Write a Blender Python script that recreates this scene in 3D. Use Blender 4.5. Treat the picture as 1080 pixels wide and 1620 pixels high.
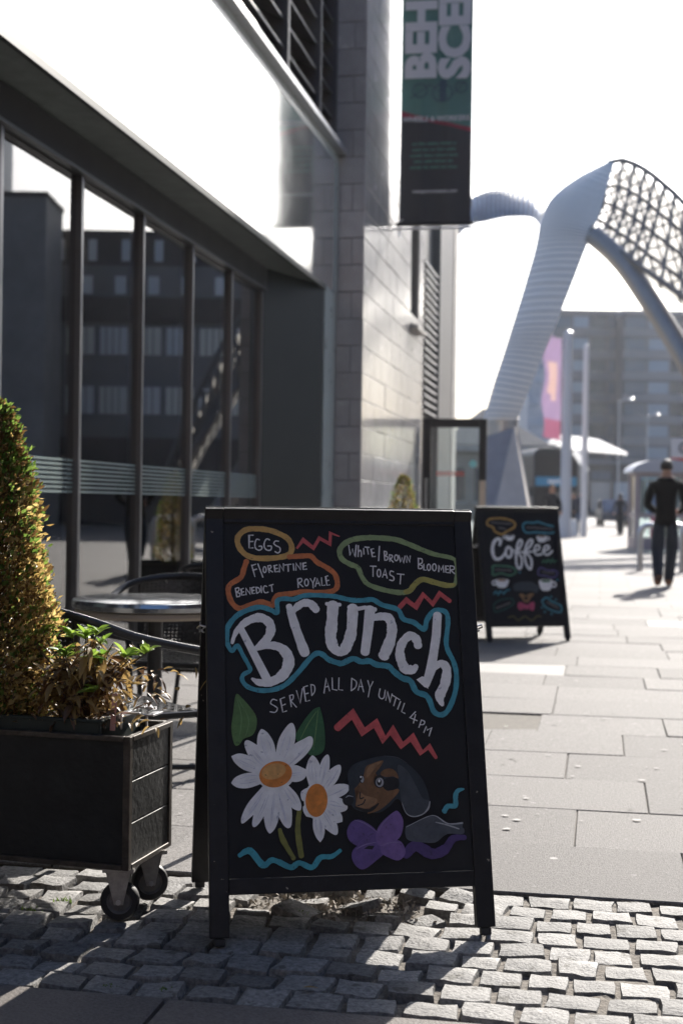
import bpy, bmesh, math, random
from math import sin, cos, pi, radians, hypot
from mathutils import Vector, Matrix
random.seed(7)
for o in list(bpy.data.objects): bpy.data.objects.remove(o)
S = bpy.context.scene; COL = S.collection

# ---------------------------------------------------------------- camera
cam_d = bpy.data.cameras.new('camera'); cam = bpy.data.objects.new('camera', cam_d); COL.objects.link(cam)
S.camera = cam
Rt = Vector((0.9836934, 0.1792685, 0.0144981)); Up = Vector((-0.0155334, 0.0043724, 0.9998698)); Fw = Vector((-0.1791818, 0.9837905, -0.0070857))
EYE = Vector((0, 0, 1.13))
cam.matrix_world = Matrix(((Rt.x, Up.x, -Fw.x, EYE.x), (Rt.y, Up.y, -Fw.y, EYE.y), (Rt.z, Up.z, -Fw.z, EYE.z), (0, 0, 0, 1)))
cam_d.sensor_fit = 'VERTICAL'; cam_d.sensor_height = 36; cam_d.sensor_width = 24; cam_d.lens = 50
cam_d.clip_start = 0.05; cam_d.clip_end = 2000
cam_d.dof.use_dof = True; cam_d.dof.focus_distance = 3.82; cam_d.dof.aperture_fstop = 3.6
S.render.resolution_x = 682; S.render.resolution_y = 1024
# ---------------------------------------------------------------- sky and sun
SUN_AZ, SUN_EL = radians(10.5), radians(28)
W = bpy.data.worlds.new('World'); S.world = W; W.use_nodes = True
wn = W.node_tree.nodes; wl = W.node_tree.links
sky = wn.new('ShaderNodeTexSky'); sky.sky_type = 'NISHITA'; sky.sun_disc = False
sky.sun_elevation = SUN_EL; sky.sun_rotation = SUN_AZ; sky.dust_density = 5.0; sky.ozone_density = 6.0; sky.air_density = 1.0
wl.new(sky.outputs[0], wn['Background'].inputs[0]); wn['Background'].inputs[1].default_value = 0.10
sl = bpy.data.lights.new('sun', 'SUN'); sl.energy = 5.0; sl.angle = radians(0.53); sl.color = (1.0, 0.94, 0.86)
so = bpy.data.objects.new('sun', sl); COL.objects.link(so)
sdir = Vector((sin(SUN_AZ) * cos(SUN_EL), cos(SUN_AZ) * cos(SUN_EL), sin(SUN_EL)))
so.rotation_euler = sdir.to_track_quat('Z', 'Y').to_euler(); so.location = (0, 0, 30)
S.view_settings.view_transform = 'Standard'; S.view_settings.look = 'None'
S.view_settings.exposure = 1.15; S.view_settings.gamma = 1.0; S.view_settings.use_curve_mapping = False

# ---------------------------------------------------------------- helpers
def at(u, v, d):
    """world point seen at photo position (u, v) at distance d along the view axis"""
    return EYE + (Rt * ((u - 540) / 2250) - Up * ((v - 810) / 2250) + Fw) * d

def tag(o, label=None, cat=None, group=None, kind=None):
    if label: o['label'] = label
    if cat: o['category'] = cat
    if group: o['group'] = group
    if kind: o['kind'] = kind
    return o

def empty(name, loc=(0, 0, 0), rz=0.0, label=None, cat=None, group=None):
    o = bpy.data.objects.new(name, None); COL.objects.link(o); o.location = loc; o.rotation_euler = (0, 0, rz)
    o.empty_display_size = .1
    return tag(o, label, cat, group)

def copy_tree(o, parent=None):
    c = o.copy(); COL.objects.link(c); c.parent = parent
    for ch in list(o.children): copy_tree(ch, c)
    return c

class MB:
    def __init__(s): s.v = []; s.f = []; s.m = []; s.mi = 0
    def add(s, vs, fs):
        n = len(s.v); s.v += [tuple(p) for p in vs]
        for q in fs: s.f.append(tuple(i + n for i in q)); s.m.append(s.mi)
        return s
    def box(s, x0, x1, y0, y1, z0, z1):
        vs = [(x, y, z) for z in (z0, z1) for y in (y0, y1) for x in (x0, x1)]
        return s.add(vs, [(0, 2, 3, 1), (4, 5, 7, 6), (0, 1, 5, 4), (2, 6, 7, 3), (0, 4, 6, 2), (1, 3, 7, 5)])
    def hexa(s, p):   # 8 points: bottom 4 then top 4, both counter-clockwise
        return s.add(p, [(3, 2, 1, 0), (4, 5, 6, 7), (0, 1, 5, 4), (1, 2, 6, 5), (2, 3, 7, 6), (3, 0, 4, 7)])
    def bar(s, p, q, w, h, up=(0, 0, 1)):
        p = Vector(p); q = Vector(q); d = (q - p).normalized(); a = d.cross(Vector(up))
        if a.length < 1e-5: a = d.cross(Vector((1, 0, 0)))
        a.normalize(); b = a.cross(d)
        r = []
        for c in (p, q): r += [c - a * w / 2 - b * h / 2, c + a * w / 2 - b * h / 2, c + a * w / 2 + b * h / 2, c - a * w / 2 + b * h / 2]
        return s.add(r, [(0, 1, 2, 3), (7, 6, 5, 4), (0, 4, 5, 1), (1, 5, 6, 2), (2, 6, 7, 3), (3, 7, 4, 0)])
    def tube(s, path, r, seg=8, closed=False, caps=True):
        P = [Vector(p) for p in path]; n = len(P); rings = []; ref = None
        for i in range(n):
            if closed: t = P[(i + 1) % n] - P[i - 1]
            else: t = P[min(i + 1, n - 1)] - P[max(i - 1, 0)]
            t.normalize()
            if ref is None:
                ref = Vector((0, 0, 1)) if abs(t.z) < .9 else Vector((1, 0, 0))
            a = (ref - t * ref.dot(t))
            if a.length < 1e-4: a = t.orthogonal()
            a.normalize(); ref = a; b = t.cross(a)
            rr = r[i] if isinstance(r, (list, tuple)) else r
            rings.append([P[i] + (a * cos(2 * pi * k / seg) + b * sin(2 * pi * k / seg)) * rr for k in range(seg)])
        vs = [p for g in rings for p in g]; fs = []
        for i in range(n if closed else n - 1):
            j = (i + 1) % n
            for k in range(seg):
                l = (k + 1) % seg; fs.append((i * seg + k, i * seg + l, j * seg + l, j * seg + k))
        if caps and not closed:
            fs.append(tuple(range(seg - 1, -1, -1))); fs.append(tuple((n - 1) * seg + k for k in range(seg)))
        return s.add(vs, fs)
    def cyl(s, c, r, h, seg=24, axis='z', r2=None):
        c = Vector(c); d = {'z': Vector((0, 0, 1)), 'x': Vector((1, 0, 0)), 'y': Vector((0, 1, 0))}[axis]
        return s.tube([c, c + d * h], [r, r if r2 is None else r2], seg)
    def lathe(s, prof, seg=24, c=(0, 0, 0), axis='z'):
        vs = []; fs = []; n = len(prof)
        for k in range(seg):
            a = 2 * pi * k / seg
            for r, h in prof:
                if axis == 'z': p = (c[0] + r * cos(a), c[1] + r * sin(a), c[2] + h)
                elif axis == 'x': p = (c[0] + h, c[1] + r * cos(a), c[2] + r * sin(a))
                else: p = (c[0] + r * sin(a), c[1] + h, c[2] + r * cos(a))
                vs.append(p)
        for k in range(seg):
            l = (k + 1) % seg
            for i in range(n - 1): fs.append((k * n + i, l * n + i, l * n + i + 1, k * n + i + 1))
        return s.add(vs, fs)
    def prism(s, poly, fn, t0, t1):
        """closed outline (2D) extruded between t0 and t1 through fn(x, y, t)"""
        n = len(poly); vs = [fn(x, y, t0) for x, y in poly] + [fn(x, y, t1) for x, y in poly]
        fs = [tuple(range(n - 1, -1, -1)), tuple(range(n, 2 * n))] + [(i, (i + 1) % n, (i + 1) % n + n, i + n) for i in range(n)]
        return s.add(vs, fs)
    def mesh(s, name, mats, smooth=False, angle=35):
        me = bpy.data.meshes.new(name); me.from_pydata(s.v, [], s.f)
        for m in (mats if isinstance(mats, (list, tuple)) else [mats]): me.materials.append(m)
        if any(s.m): me.polygons.foreach_set('material_index', s.m)
        me.validate()
        if smooth:
            me.polygons.foreach_set('use_smooth', [True] * len(me.polygons)); me.set_sharp_from_angle(angle=radians(angle))
        me.update(); return me
    def build(s, name, mats, parent=None, smooth=False, bevel=0.0, angle=35, seg=2):
        o = bpy.data.objects.new(name, s.mesh(name, mats, smooth, angle)); COL.objects.link(o); o.parent = parent
        if bevel:
            b = o.modifiers.new('bevel', 'BEVEL'); b.width = bevel; b.segments = seg; b.limit_method = 'ANGLE'; b.angle_limit = radians(40)
        return o

def inst(name, me, parent, loc=(0, 0, 0), rot=(0, 0, 0), sc=(1, 1, 1)):
    o = bpy.data.objects.new(name, me); COL.objects.link(o); o.parent = parent
    o.location = loc; o.rotation_euler = rot; o.scale = sc; return o

def recalc(o):
    bm = bmesh.new(); bm.from_mesh(o.data); bmesh.ops.recalc_face_normals(bm, faces=bm.faces); bm.to_mesh(o.data); bm.free(); return o

# ---------------------------------------------------------------- materials
def mat(name, c, rough=.6, metal=0.0, spec=.5, scale=0, var=.15, bump=0.0, bscale=None, c2=None, obj_var=0.0, coat=0.0, detail=6, chips=None):
    m = bpy.data.materials.new(name); m.use_nodes = True; nt = m.node_tree; n = nt.nodes; L = nt.links
    b = n['Principled BSDF']; b.inputs['Base Color'].default_value = (*c, 1); b.inputs['Roughness'].default_value = rough
    b.inputs['Metallic'].default_value = metal; b.inputs['Specular IOR Level'].default_value = spec; b.inputs['Coat Weight'].default_value = coat
    b.inputs['Coat Roughness'].default_value = .08
    if scale or bump or obj_var:
        tc = n.new('ShaderNodeTexCoord'); oi = n.new('ShaderNodeObjectInfo'); ad = n.new('ShaderNodeVectorMath'); ad.operation = 'MULTIPLY_ADD'
        L.new(oi.outputs['Random'], ad.inputs[0]); ad.inputs[1].default_value = (37, 53, 71); L.new(tc.outputs['Object'], ad.inputs[2])
        vec = ad.outputs[0]
    col = None
    if scale:
        t = n.new('ShaderNodeTexNoise'); t.inputs['Scale'].default_value = scale; t.inputs['Detail'].default_value = detail; t.inputs['Roughness'].default_value = .65
        L.new(vec, t.inputs['Vector'])
        r = n.new('ShaderNodeValToRGB'); r.color_ramp.elements[0].position = .3; r.color_ramp.elements[1].position = .7
        lo = c2 or tuple(x * (1 - var) for x in c); hi = c if c2 else tuple(min(1, x * (1 + var)) for x in c)
        r.color_ramp.elements[0].color = (*lo, 1); r.color_ramp.elements[1].color = (*hi, 1)
        L.new(t.outputs['Fac'], r.inputs[0]); col = r.outputs[0]
        rr = n.new('ShaderNodeMapRange'); rr.inputs['To Min'].default_value = max(.02, rough - .1); rr.inputs['To Max'].default_value = min(1, rough + .1)
        L.new(t.outputs['Fac'], rr.inputs[0]); L.new(rr.outputs[0], b.inputs['Roughness'])
    if chips:
        t3 = n.new('ShaderNodeTexNoise'); t3.inputs['Scale'].default_value = chips[0]; t3.inputs['Detail'].default_value = 3; L.new(vec, t3.inputs['Vector'])
        r3 = n.new('ShaderNodeValToRGB'); r3.color_ramp.elements[0].position = chips[1]; r3.color_ramp.elements[1].position = chips[1] + .02
        L.new(t3.outputs['Fac'], r3.inputs[0])
        mx = n.new('ShaderNodeMix'); mx.data_type = 'RGBA'; L.new(r3.outputs[0], mx.inputs[0])
        if col: L.new(col, mx.inputs[6])
        else: mx.inputs[6].default_value = (*c, 1)
        mx.inputs[7].default_value = (*chips[2], 1); col = mx.outputs[2]
    if obj_var:
        hs = n.new('ShaderNodeHueSaturation'); mr = n.new('ShaderNodeMapRange')
        mr.inputs['To Min'].default_value = 1 - obj_var; mr.inputs['To Max'].default_value = 1 + obj_var
        L.new(oi.outputs['Random'], mr.inputs[0]); L.new(mr.outputs[0], hs.inputs['Value'])
        if col: L.new(col, hs.inputs['Color'])
        else: hs.inputs['Color'].default_value = (*c, 1)
        col = hs.outputs[0]
    if col: L.new(col, b.inputs['Base Color'])
    if bump:
        t2 = n.new('ShaderNodeTexNoise'); t2.inputs['Scale'].default_value = bscale or scale * 2; t2.inputs['Detail'].default_value = 5
        L.new(vec, t2.inputs['Vector']); bp = n.new('ShaderNodeBump'); bp.inputs['Strength'].default_value = bump; bp.inputs['Distance'].default_value = .01
        L.new(t2.outputs['Fac'], bp.inputs['Height']); L.new(bp.outputs[0], b.inputs['Normal'])
    return m

def glass(name, tint=(1, 1, 1), ior=1.5, rough=0.0):
    m = bpy.data.materials.new(name); m.use_nodes = True; n = m.node_tree.nodes; L = m.node_tree.links
    n.remove(n['Principled BSDF']); fr = n.new('ShaderNodeFresnel'); fr.inputs[0].default_value = ior
    tr = n.new('ShaderNodeBsdfTransparent'); tr.inputs[0].default_value = (*tint, 1)
    gl = n.new('ShaderNodeBsdfGlossy'); gl.inputs['Roughness'].default_value = rough; gl.inputs[0].default_value = (1, 1, 1, 1)
    mx = n.new('ShaderNodeMixShader'); L.new(fr.outputs[0], mx.inputs[0]); L.new(tr.outputs[0], mx.inputs[1]); L.new(gl.outputs[0], mx.inputs[2])
    L.new(mx.outputs[0], n['Material Output'].inputs[0]); return m

def leafmat(name, c, c2, trans=.45, rough=.4):
    m = bpy.data.materials.new(name); m.use_nodes = True; n = m.node_tree.nodes; L = m.node_tree.links
    b = n['Principled BSDF']; b.inputs['Roughness'].default_value = rough
    g = n.new('ShaderNodeNewGeometry'); r = n.new('ShaderNodeValToRGB')
    r.color_ramp.elements[0].color = (*c, 1); r.color_ramp.elements[1].color = (*c2, 1)
    L.new(g.outputs['Random Per Island'], r.inputs[0]); L.new(r.outputs[0], b.inputs['Base Color'])
    t = n.new('ShaderNodeBsdfTranslucent'); L.new(r.outputs[0], t.inputs[0])
    mx = n.new('ShaderNodeMixShader'); mx.inputs[0].default_value = trans
    L.new(b.outputs[0], mx.inputs[1]); L.new(t.outputs[0], mx.inputs[2]); L.new(mx.outputs[0], n['Material Output'].inputs[0]); return m

SETT = mat('granite_sett', (.185, .180, .172), .75, 0, .3, scale=75, var=.5, bump=.45, bscale=110, obj_var=.28, chips=(14, .64, (.10, .095, .085)))
MORTAR = mat('sandy_joint', (.125, .108, .088), .95, scale=30, var=.4, bump=.8, bscale=60)
SLAB = mat('paving_stone', (.178, .170, .163), .8, 0, .12, scale=90, var=.45, bump=.4, bscale=170, obj_var=.15, chips=(26, .70, (.30, .29, .28)))
SLABGLINT = mat('sun_glint_paving', (.26, .25, .24), .75, 0, .15, scale=160, var=.12, bump=.15, bscale=220)
SLABDARK = mat('brown_flagstone', (.135, .12, .11), .75, 0, .3, scale=120, var=.35, bump=.35, bscale=160, obj_var=.08)
JOINT = mat('dark_joint', (.09, .08, .065), .95, scale=40, var=.4)
BLACKWOOD = mat('black_painted_wood', (.014, .014, .016), .45, 0, .35, scale=18, var=.35, bump=.12, bscale=35, chips=(55, .735, (.33, .29, .24)))
BOARD = mat('chalkboard', (.018, .0185, .0205), .58, 0, .3, scale=4, var=.1, c2=(.0095, .010, .012), bump=.03, bscale=60)
STEEL = mat('brushed_steel', (.55, .55, .56), .3, 1.0, scale=20, var=.1)
DARKMETAL = mat('dark_grey_metal', (.022, .022, .024), .38, .3, scale=3, var=.12)
ALU = mat('aluminium_mullion', (.17, .175, .185), .32, .85, scale=4, var=.08)
FASCIA = mat('glossy_grey_green_panel', (.55, .58, .57), .10, .75, .9, scale=1.5, var=.05, coat=1.0)
PORTAL = mat('grey_green_frame', (.40, .46, .44), .3, 0, .5, scale=5, var=.10)
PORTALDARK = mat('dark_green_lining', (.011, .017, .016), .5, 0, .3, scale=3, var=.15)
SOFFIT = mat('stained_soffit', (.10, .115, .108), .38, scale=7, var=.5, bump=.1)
STONE = mat('polished_grey_stone', (.36, .348, .345), .24, 0, .8, scale=5, var=.12, obj_var=.08, coat=.25)
STONEJ = mat('stone_joint', (.16, .15, .145), .8)
CONC = mat('pale_concrete', (.42, .39, .36), .7, scale=4, var=.18, bump=.1)
GLASS = glass('window_glass', (.66, .72, .71), 2.05)
CLEAR = glass('clear_glass', (.9, .95, .95))
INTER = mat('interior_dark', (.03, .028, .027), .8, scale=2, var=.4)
RUBBER = mat('black_rubber', (.02, .02, .021), .55, scale=40, var=.3)
RATTAN = mat('black_rattan', (.014, .014, .015), .35)
WHITEP = mat('white_paint', (.90, .89, .88), .5, scale=30, var=.12, bump=.15, bscale=60, chips=(70, .68, (.55, .56, .60)))
CHALK = mat('chalk_white', (.74, .74, .75), .8, scale=300, var=.2)

def paint(name, c, v=.22):
    c = tuple(min(.9, x * 1.2) for x in c)
    return mat('paint_' + name, c, .5, scale=38, var=v, bump=.15, bscale=70, chips=(95, .66, tuple(x * .55 + .008 for x in c)))
# ================================================================ ground
ground = tag(MB().add([(-300, -60, -.09), (300, -60, -.09), (300, 600, -.09), (-300, 600, -.09)], [(0, 1, 2, 3)]).build('ground', JOINT), kind='structure')

def far_paving_material():
    m = mat('far_paving', (.19, .18, .172), .8, 0, .12, scale=60, var=.15); nt = m.node_tree; n = nt.nodes; L = nt.links; b = n['Principled BSDF']
    src = b.inputs['Base Color'].links[0].from_socket
    tc = n.new('ShaderNodeTexCoord'); br = n.new('ShaderNodeTexBrick'); br.inputs['Scale'].default_value = 1.0
    br.inputs['Brick Width'].default_value = .8; br.inputs['Row Height'].default_value = .6; br.inputs['Mortar Size'].default_value = .006
    br.inputs['Color1'].default_value = (1, 1, 1, 1); br.inputs['Color2'].default_value = (.84, .83, .82, 1); br.inputs['Mortar'].default_value = (.4, .38, .36, 1)
    L.new(tc.outputs['Object'], br.inputs['Vector'])
    mx = n.new('ShaderNodeMix'); mx.data_type = 'RGBA'; mx.blend_type = 'MULTIPLY'; mx.inputs[0].default_value = 1
    L.new(src, mx.inputs[6]); L.new(br.outputs['Color'], mx.inputs[7]); L.new(mx.outputs[2], b.inputs['Base Color']); return m
FARPAVE = far_paving_material()
Y_SETT0, Y_SETT1, Y_FAR = 3.115, 4.15, 16.15
tag(MB().box(-40, 60, Y_FAR, 75, -.08, 0).build('plaza_pavement', FARPAVE), kind='structure')
tag(MB().box(-120, 160, 75.01, 84, -.085, -.004).build('far_pavement', FARPAVE), kind='structure')
tag(MB().box(-200, 260, 84.01, 330, -.088, -.06).build('road', mat('asphalt', (.055, .055, .058), .8, scale=8, var=.2)), kind='structure')
pav = tag(MB().box(-12, 14, Y_SETT1 + .004, Y_FAR - .002, -.08, -.010).build('pavement', JOINT), kind='structure')

def slab_mesh(w, d, c=.005, h=.05):
    x, y = w / 2, d / 2; j = lambda: random.uniform(-.0015, .0015)
    v = [(-x, -y, -h), (x, -y, -h), (x, y, -h), (-x, y, -h), (-x, -y, -c), (x, -y, -c), (x, y, -c), (-x, y, -c),
         (-x + c, -y + c, j()), (x - c, -y + c, j()), (x - c, y - c, j()), (-x + c, y - c, j())]
    f = [(i, (i + 1) % 4, (i + 1) % 4 + 4, i + 4) for i in range(4)] + [(i + 4, (i + 1) % 4 + 4, (i + 1) % 4 + 8, i + 8) for i in range(4)] + [(8, 9, 10, 11)]
    return MB().add(v, f).mesh('paving_slab', SLAB)

# rows of slabs 0.6 m deep; joints of the nearest rows lie where the photograph shows them
rows = 20; y = Y_SETT1 + .006
known = {0: [.275], 1: [-.07], 2: [.19], 3: [-.13], 4: [-.52, .12], 5: [-.30]}
tilts = {}
for r in range(rows):
    d = .6
    xs = []
    start = -3.0 + random.uniform(-.4, 0)
    k = known.get(r)
    if k:
        x = k[0]; xs = list(k)
        while x > -3.4: x -= random.uniform(.72, .95); xs.insert(0, x)
        x = k[-1]
        while x < 4.6: x += random.uniform(.62, .9); xs.append(x)
    else:
        x = start
        while x < 5.2: xs.append(x); x += random.uniform(.62, .98)
    for i in range(len(xs) - 1):
        w = xs[i + 1] - xs[i]; cx = (xs[i] + xs[i + 1]) / 2
        if r > 11 and (cx < -2.6 and False): continue
        o = inst('paving_slab', slab_mesh(w - .0045, d - .0045, random.uniform(.002, .004)), pav,
                 (cx, y + d / 2, random.uniform(-.0025, .002)), (random.gauss(0, .0022), random.gauss(0, .0018), 0))
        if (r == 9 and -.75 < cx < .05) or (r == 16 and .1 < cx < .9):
            o.data.materials[0] = SLABGLINT  # lighter colour paints in the sun glinting off these slabs
        if r == 5 and cx < -.3 and cx > -1.3: o.location.z = -.012; o.rotation_euler = (-.006, 0, 0)
    y += d
# flagstones in front of the sett strip
flag = tag(MB().box(-12, 14, -6, Y_SETT0 - .004, -.08, -.02).build('near_pavement', JOINT), kind='structure')
for r in range(3):
    xs = [-.955 + r * .37]
    while xs[0] > -3.2: xs.insert(0, xs[0] - random.uniform(.75, .95))
    while xs[-1] < 3: xs.append(xs[-1] + random.uniform(.75, .95))
    for i in range(len(xs) - 1):
        me = slab_mesh(xs[i + 1] - xs[i] - .008, .592, .006); me.materials[0] = SLABDARK
        inst('flagstone', me, flag, ((xs[i] + xs[i + 1]) / 2, Y_SETT0 - .006 - .6 * r - .3, random.uniform(-.004, .003)), (random.gauss(0, .003), random.gauss(0, .003), 0))
# strip of setts
gv = []; gf = []; NX, NY = 200, 24
def bed_z(x, y):
    k = min(1, max(0, (x + .55) / .45)); base = -.025 + .014 * k
    return base + random.uniform(-.006, .006)
for j in range(NY + 1):
    for i in range(NX + 1):
        xx = -5 + 10 * i / NX; yy = Y_SETT0 - .003 + (Y_SETT1 + .005 - Y_SETT0) * j / NY; gv.append((xx, yy, bed_z(xx, yy)))
for j in range(NY):
    for i in range(NX): a = j * (NX + 1) + i; gf.append((a, a + 1, a + NX + 2, a + NX + 1))
strip = tag(MB().add(gv, gf).build('sett_strip', MORTAR, smooth=True, angle=180), kind='structure')

def sett_verts(w, d, rnd):
    x, y = w / 2, d / 2; n = 10; out = []
    base = [(-x, -y), (-x * .33, -y), (x * .33, -y), (x, -y), (x, 0), (x, y), (x * .33, y), (-x * .33, y), (-x, y), (-x, 0)]
    base = [(p[0] + rnd.uniform(-.005, .005), p[1] + rnd.uniform(-.004, .004)) for p in base]
    v = [(p[0] * 1.0, p[1] * 1.0, -.07) for p in base] + [(p[0], p[1], -.0075 + rnd.uniform(-.004, .002)) for p in base]
    v += [(p[0] * .955, p[1] * .945, -.0015 + rnd.uniform(-.003, .0015)) for p in base]
    v += [(p[0] * .5, p[1] * .45, rnd.uniform(-.003, .003)) for p in base] + [(0, 0, rnd.uniform(-.002, .003))]
    f = []
    for ring in range(3):
        for i in range(n): j = (i + 1) % n; f.append((ring * n + i, ring * n + j, ring * n + n + j, ring * n + n + i))
    for i in range(n): f.append((3 * n + i, 3 * n + (i + 1) % n, 4 * n))
    return v, f
rs = random.Random(3)
variants = [MB().add(*sett_verts(.106, .099, rs)).mesh('sett', SETT, True, 50) for _ in range(12)]
rest = MB(); NR = 9; pitch = (Y_SETT1 - Y_SETT0) / NR
for r in range(NR):
    x = -5 + (.060 if r % 2 else 0) + rs.uniform(-.012, .012)
    yy = Y_SETT0 + pitch * (r + .5)
    while x < 5:
        w = rs.uniform(.86, 1.16); L = .106 * w; gap = rs.uniform(.008, .018); cx = x + L / 2
        left = cx < -.45
        loc = (cx, yy + rs.uniform(-.004, .004), rs.uniform(-.004, .003) - (rs.uniform(0, .008) if left else 0))
        rot = (rs.gauss(0, .02 if not left else .045), rs.gauss(0, .02 if not left else .04), rs.gauss(0, .025 if not left else .05)); sc = (w, rs.uniform(.95, 1.08), 1)
        broken = (-1.0 < cx < -.38 and 3.80 < yy < 4.2)
        if broken:
            if rs.random() < .16: x += L + gap; continue
            rot = (rs.gauss(0, .13), rs.gauss(0, .13), rs.gauss(0, .3)); loc = (loc[0], loc[1], loc[2] + rs.uniform(-.012, .014)); sc = (w * rs.uniform(.7, 1.05), sc[1] * rs.uniform(.75, 1), 1)
        if -2.0 < cx < .80: inst('sett', rs.choice(variants), strip, loc, rot, sc)
        else:
            vv, ff = sett_verts(L, .099, rs); rest.add([(a + loc[0], b + loc[1], c + loc[2]) for a, b, c in vv], ff)
        x += L + gap
tag(rest.build('far_setts', SETT, strip, True, angle=50), kind='stuff')
# crumbled mortar, grit and small stones in the broken patch
grit = MB()
for k in range(900):
    gx, gy = rs.gauss(-.72, .16), rs.gauss(4.0, .10)
    if k > 520: gx, gy = rs.uniform(-2.1, .5), rs.uniform(3.1, 4.2)
    if gy > 4.16 or gy < 3.1: continue
    s = rs.uniform(.002, .006) if k > 520 else rs.uniform(.003, .013); zz = -.018 + s * .3 if k < 520 else -.02
    pts = [(gx + rs.uniform(-s, s), gy + rs.uniform(-s, s), zz + rs.uniform(-s, s)) for _ in range(4)]
    grit.add(pts, [(0, 1, 2), (0, 2, 3), (0, 3, 1), (1, 3, 2)])
tag(grit.build('grit', mat('crumbled_mortar', (.40, .36, .31), .9, scale=40, var=.4)), 'crumbled mortar and grit lying among the broken setts', 'grit', kind='stuff')

# ================================================================ cafe front
cafe = empty('cafe_building', (-3, 9, 0), 0, 'dark glazed cafe front with glossy white-reflecting fascia and louvres above', 'building')
def part(name, mb, m, parent=None, **k):
    """mesh built in world coordinates, stored relative to its parent's place"""
    parent = parent or cafe
    t = parent
    off = Vector((0, 0, 0))
    while t: off += t.location; t = t.parent
    mb.v = [(a - off.x, b - off.y, c - off.z) for a, b, c in mb.v]
    return mb.build(name, m, parent, **k)
GX = -3.0
def frosted():
    m = mat('frosted_stripe', (.34, .44, .43), .5); n = m.node_tree.nodes; L = m.node_tree.links
    t = n.new('ShaderNodeBsdfTransparent'); mx = n.new('ShaderNodeMixShader'); mx.inputs[0].default_value = .42
    L.new(t.outputs[0], mx.inputs[1]); L.new(n['Principled BSDF'].outputs[0], mx.inputs[2]); L.new(mx.outputs[0], n['Material Output'].inputs[0]); return m
mull = [1.08, 2.205, 3.33, 4.455, 5.58, 6.705, 7.83, 8.955, 10.10, 11.225, 12.27]
for i in range(len(mull) - 1):
    p = part('window_pane', MB().box(GX - .012, GX, mull[i] + .03, mull[i + 1] - .03, .12, 2.985), GLASS)
    for k in range(8):
        z = 1.160 + k * .0258
        part('frosted_stripe', MB().box(GX + .001, GX + .0022, mull[i] + .032, mull[i + 1] - .032, z, z + .0135),
             bpy.data.materials.get('frosted_stripe') or frosted(), p)
for yy in mull:
    a = part('mullion', MB().box(GX - .06, GX + .035, yy - .03, yy - .004, .1, 2.99), ALU, bevel=.003)
    part('mullion', MB().box(GX - .06, GX + .028, yy + .004, yy + .03, .1, 2.99), ALU, bevel=.003)
    part('gasket', MB().box(GX - .05, GX + .012, yy - .0038, yy + .0038, .1, 2.985), RUBBER, a)
part('sill', MB().box(GX - .08, GX + .06, 1.0, 12.3, 0, .115), DARKMETAL, bevel=.004)
part('head_beam', MB().box(GX - .08, GX + .05, 1.0, 12.36, 2.995, 3.195), DARKMETAL, bevel=.004)
part('head_trim', MB().box(GX - .02, GX + .062, 1.0, 12.30, 2.993, 3.012), ALU, bevel=.002)
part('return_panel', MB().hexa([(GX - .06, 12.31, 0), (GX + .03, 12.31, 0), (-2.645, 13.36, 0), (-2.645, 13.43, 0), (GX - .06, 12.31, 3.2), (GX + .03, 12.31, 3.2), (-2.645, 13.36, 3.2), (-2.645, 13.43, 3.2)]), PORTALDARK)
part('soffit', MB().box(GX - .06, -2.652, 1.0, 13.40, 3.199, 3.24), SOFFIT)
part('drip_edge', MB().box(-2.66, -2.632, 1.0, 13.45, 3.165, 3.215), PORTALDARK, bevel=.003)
fy = [1.0, 4.3, 7.6, 10.9, 13.86]
part('fascia_end_trim', MB().box(-2.75, -2.634, 13.862, 14.05, 3.214, 4.50), PORTAL, bevel=.004)
for i in range(4):
    part('fascia_panel', MB().box(-2.75, -2.64, fy[i] + .0015, fy[i + 1] - .0015, 3.217, 4.50), FASCIA)
part('portal_post', MB().box(-2.74, -2.639, 13.455, 14.04, 0, 3.212), PORTAL, bevel=.004)
part('fascia_edge', MB().box(-2.74, -2.636, 1.0, 14.052, 4.502, 4.60), PORTAL)
part('ledge', MB().box(-2.9, -2.56, 1.0, 14.04, 4.603, 4.665), STEEL, bevel=.006)
# louvres above the fascia
part('louvre_backing', MB().box(-3.3, -3.0, 1.0, 14.04, 4.60, 9.0), mat('louvre_dark', (.02, .02, .022), .7))
LV = mat('louvre_blade', (.085, .083, .088), .42, .4, scale=3, var=.1)
lpost = [2.3, 4.2, 6.1, 8.0, 9.9, 11.8, 13.2, 14.0]
for i in range(len(lpost)): part('louvre_post', MB().box(-2.9, -2.66, lpost[i] - .03, lpost[i] + .03, 4.668, 9.0), LV)
for z in range(18):
    z0 = 4.72 + z * .24
    for i in range(2, len(lpost) - 1):
        part('louvre_blade', MB().hexa([(-2.98, lpost[i] + .03, z0 + .15), (-2.70, lpost[i] + .03, z0), (-2.70, lpost[i + 1] - .03, z0), (-2.98, lpost[i + 1] - .03, z0 + .15),
            (-2.98, lpost[i] + .03, z0 + .165), (-2.70, lpost[i] + .03, z0 + .02), (-2.70, lpost[i + 1] - .03, z0 + .02), (-2.98, lpost[i + 1] - .03, z0 + .165)]), LV)
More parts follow.
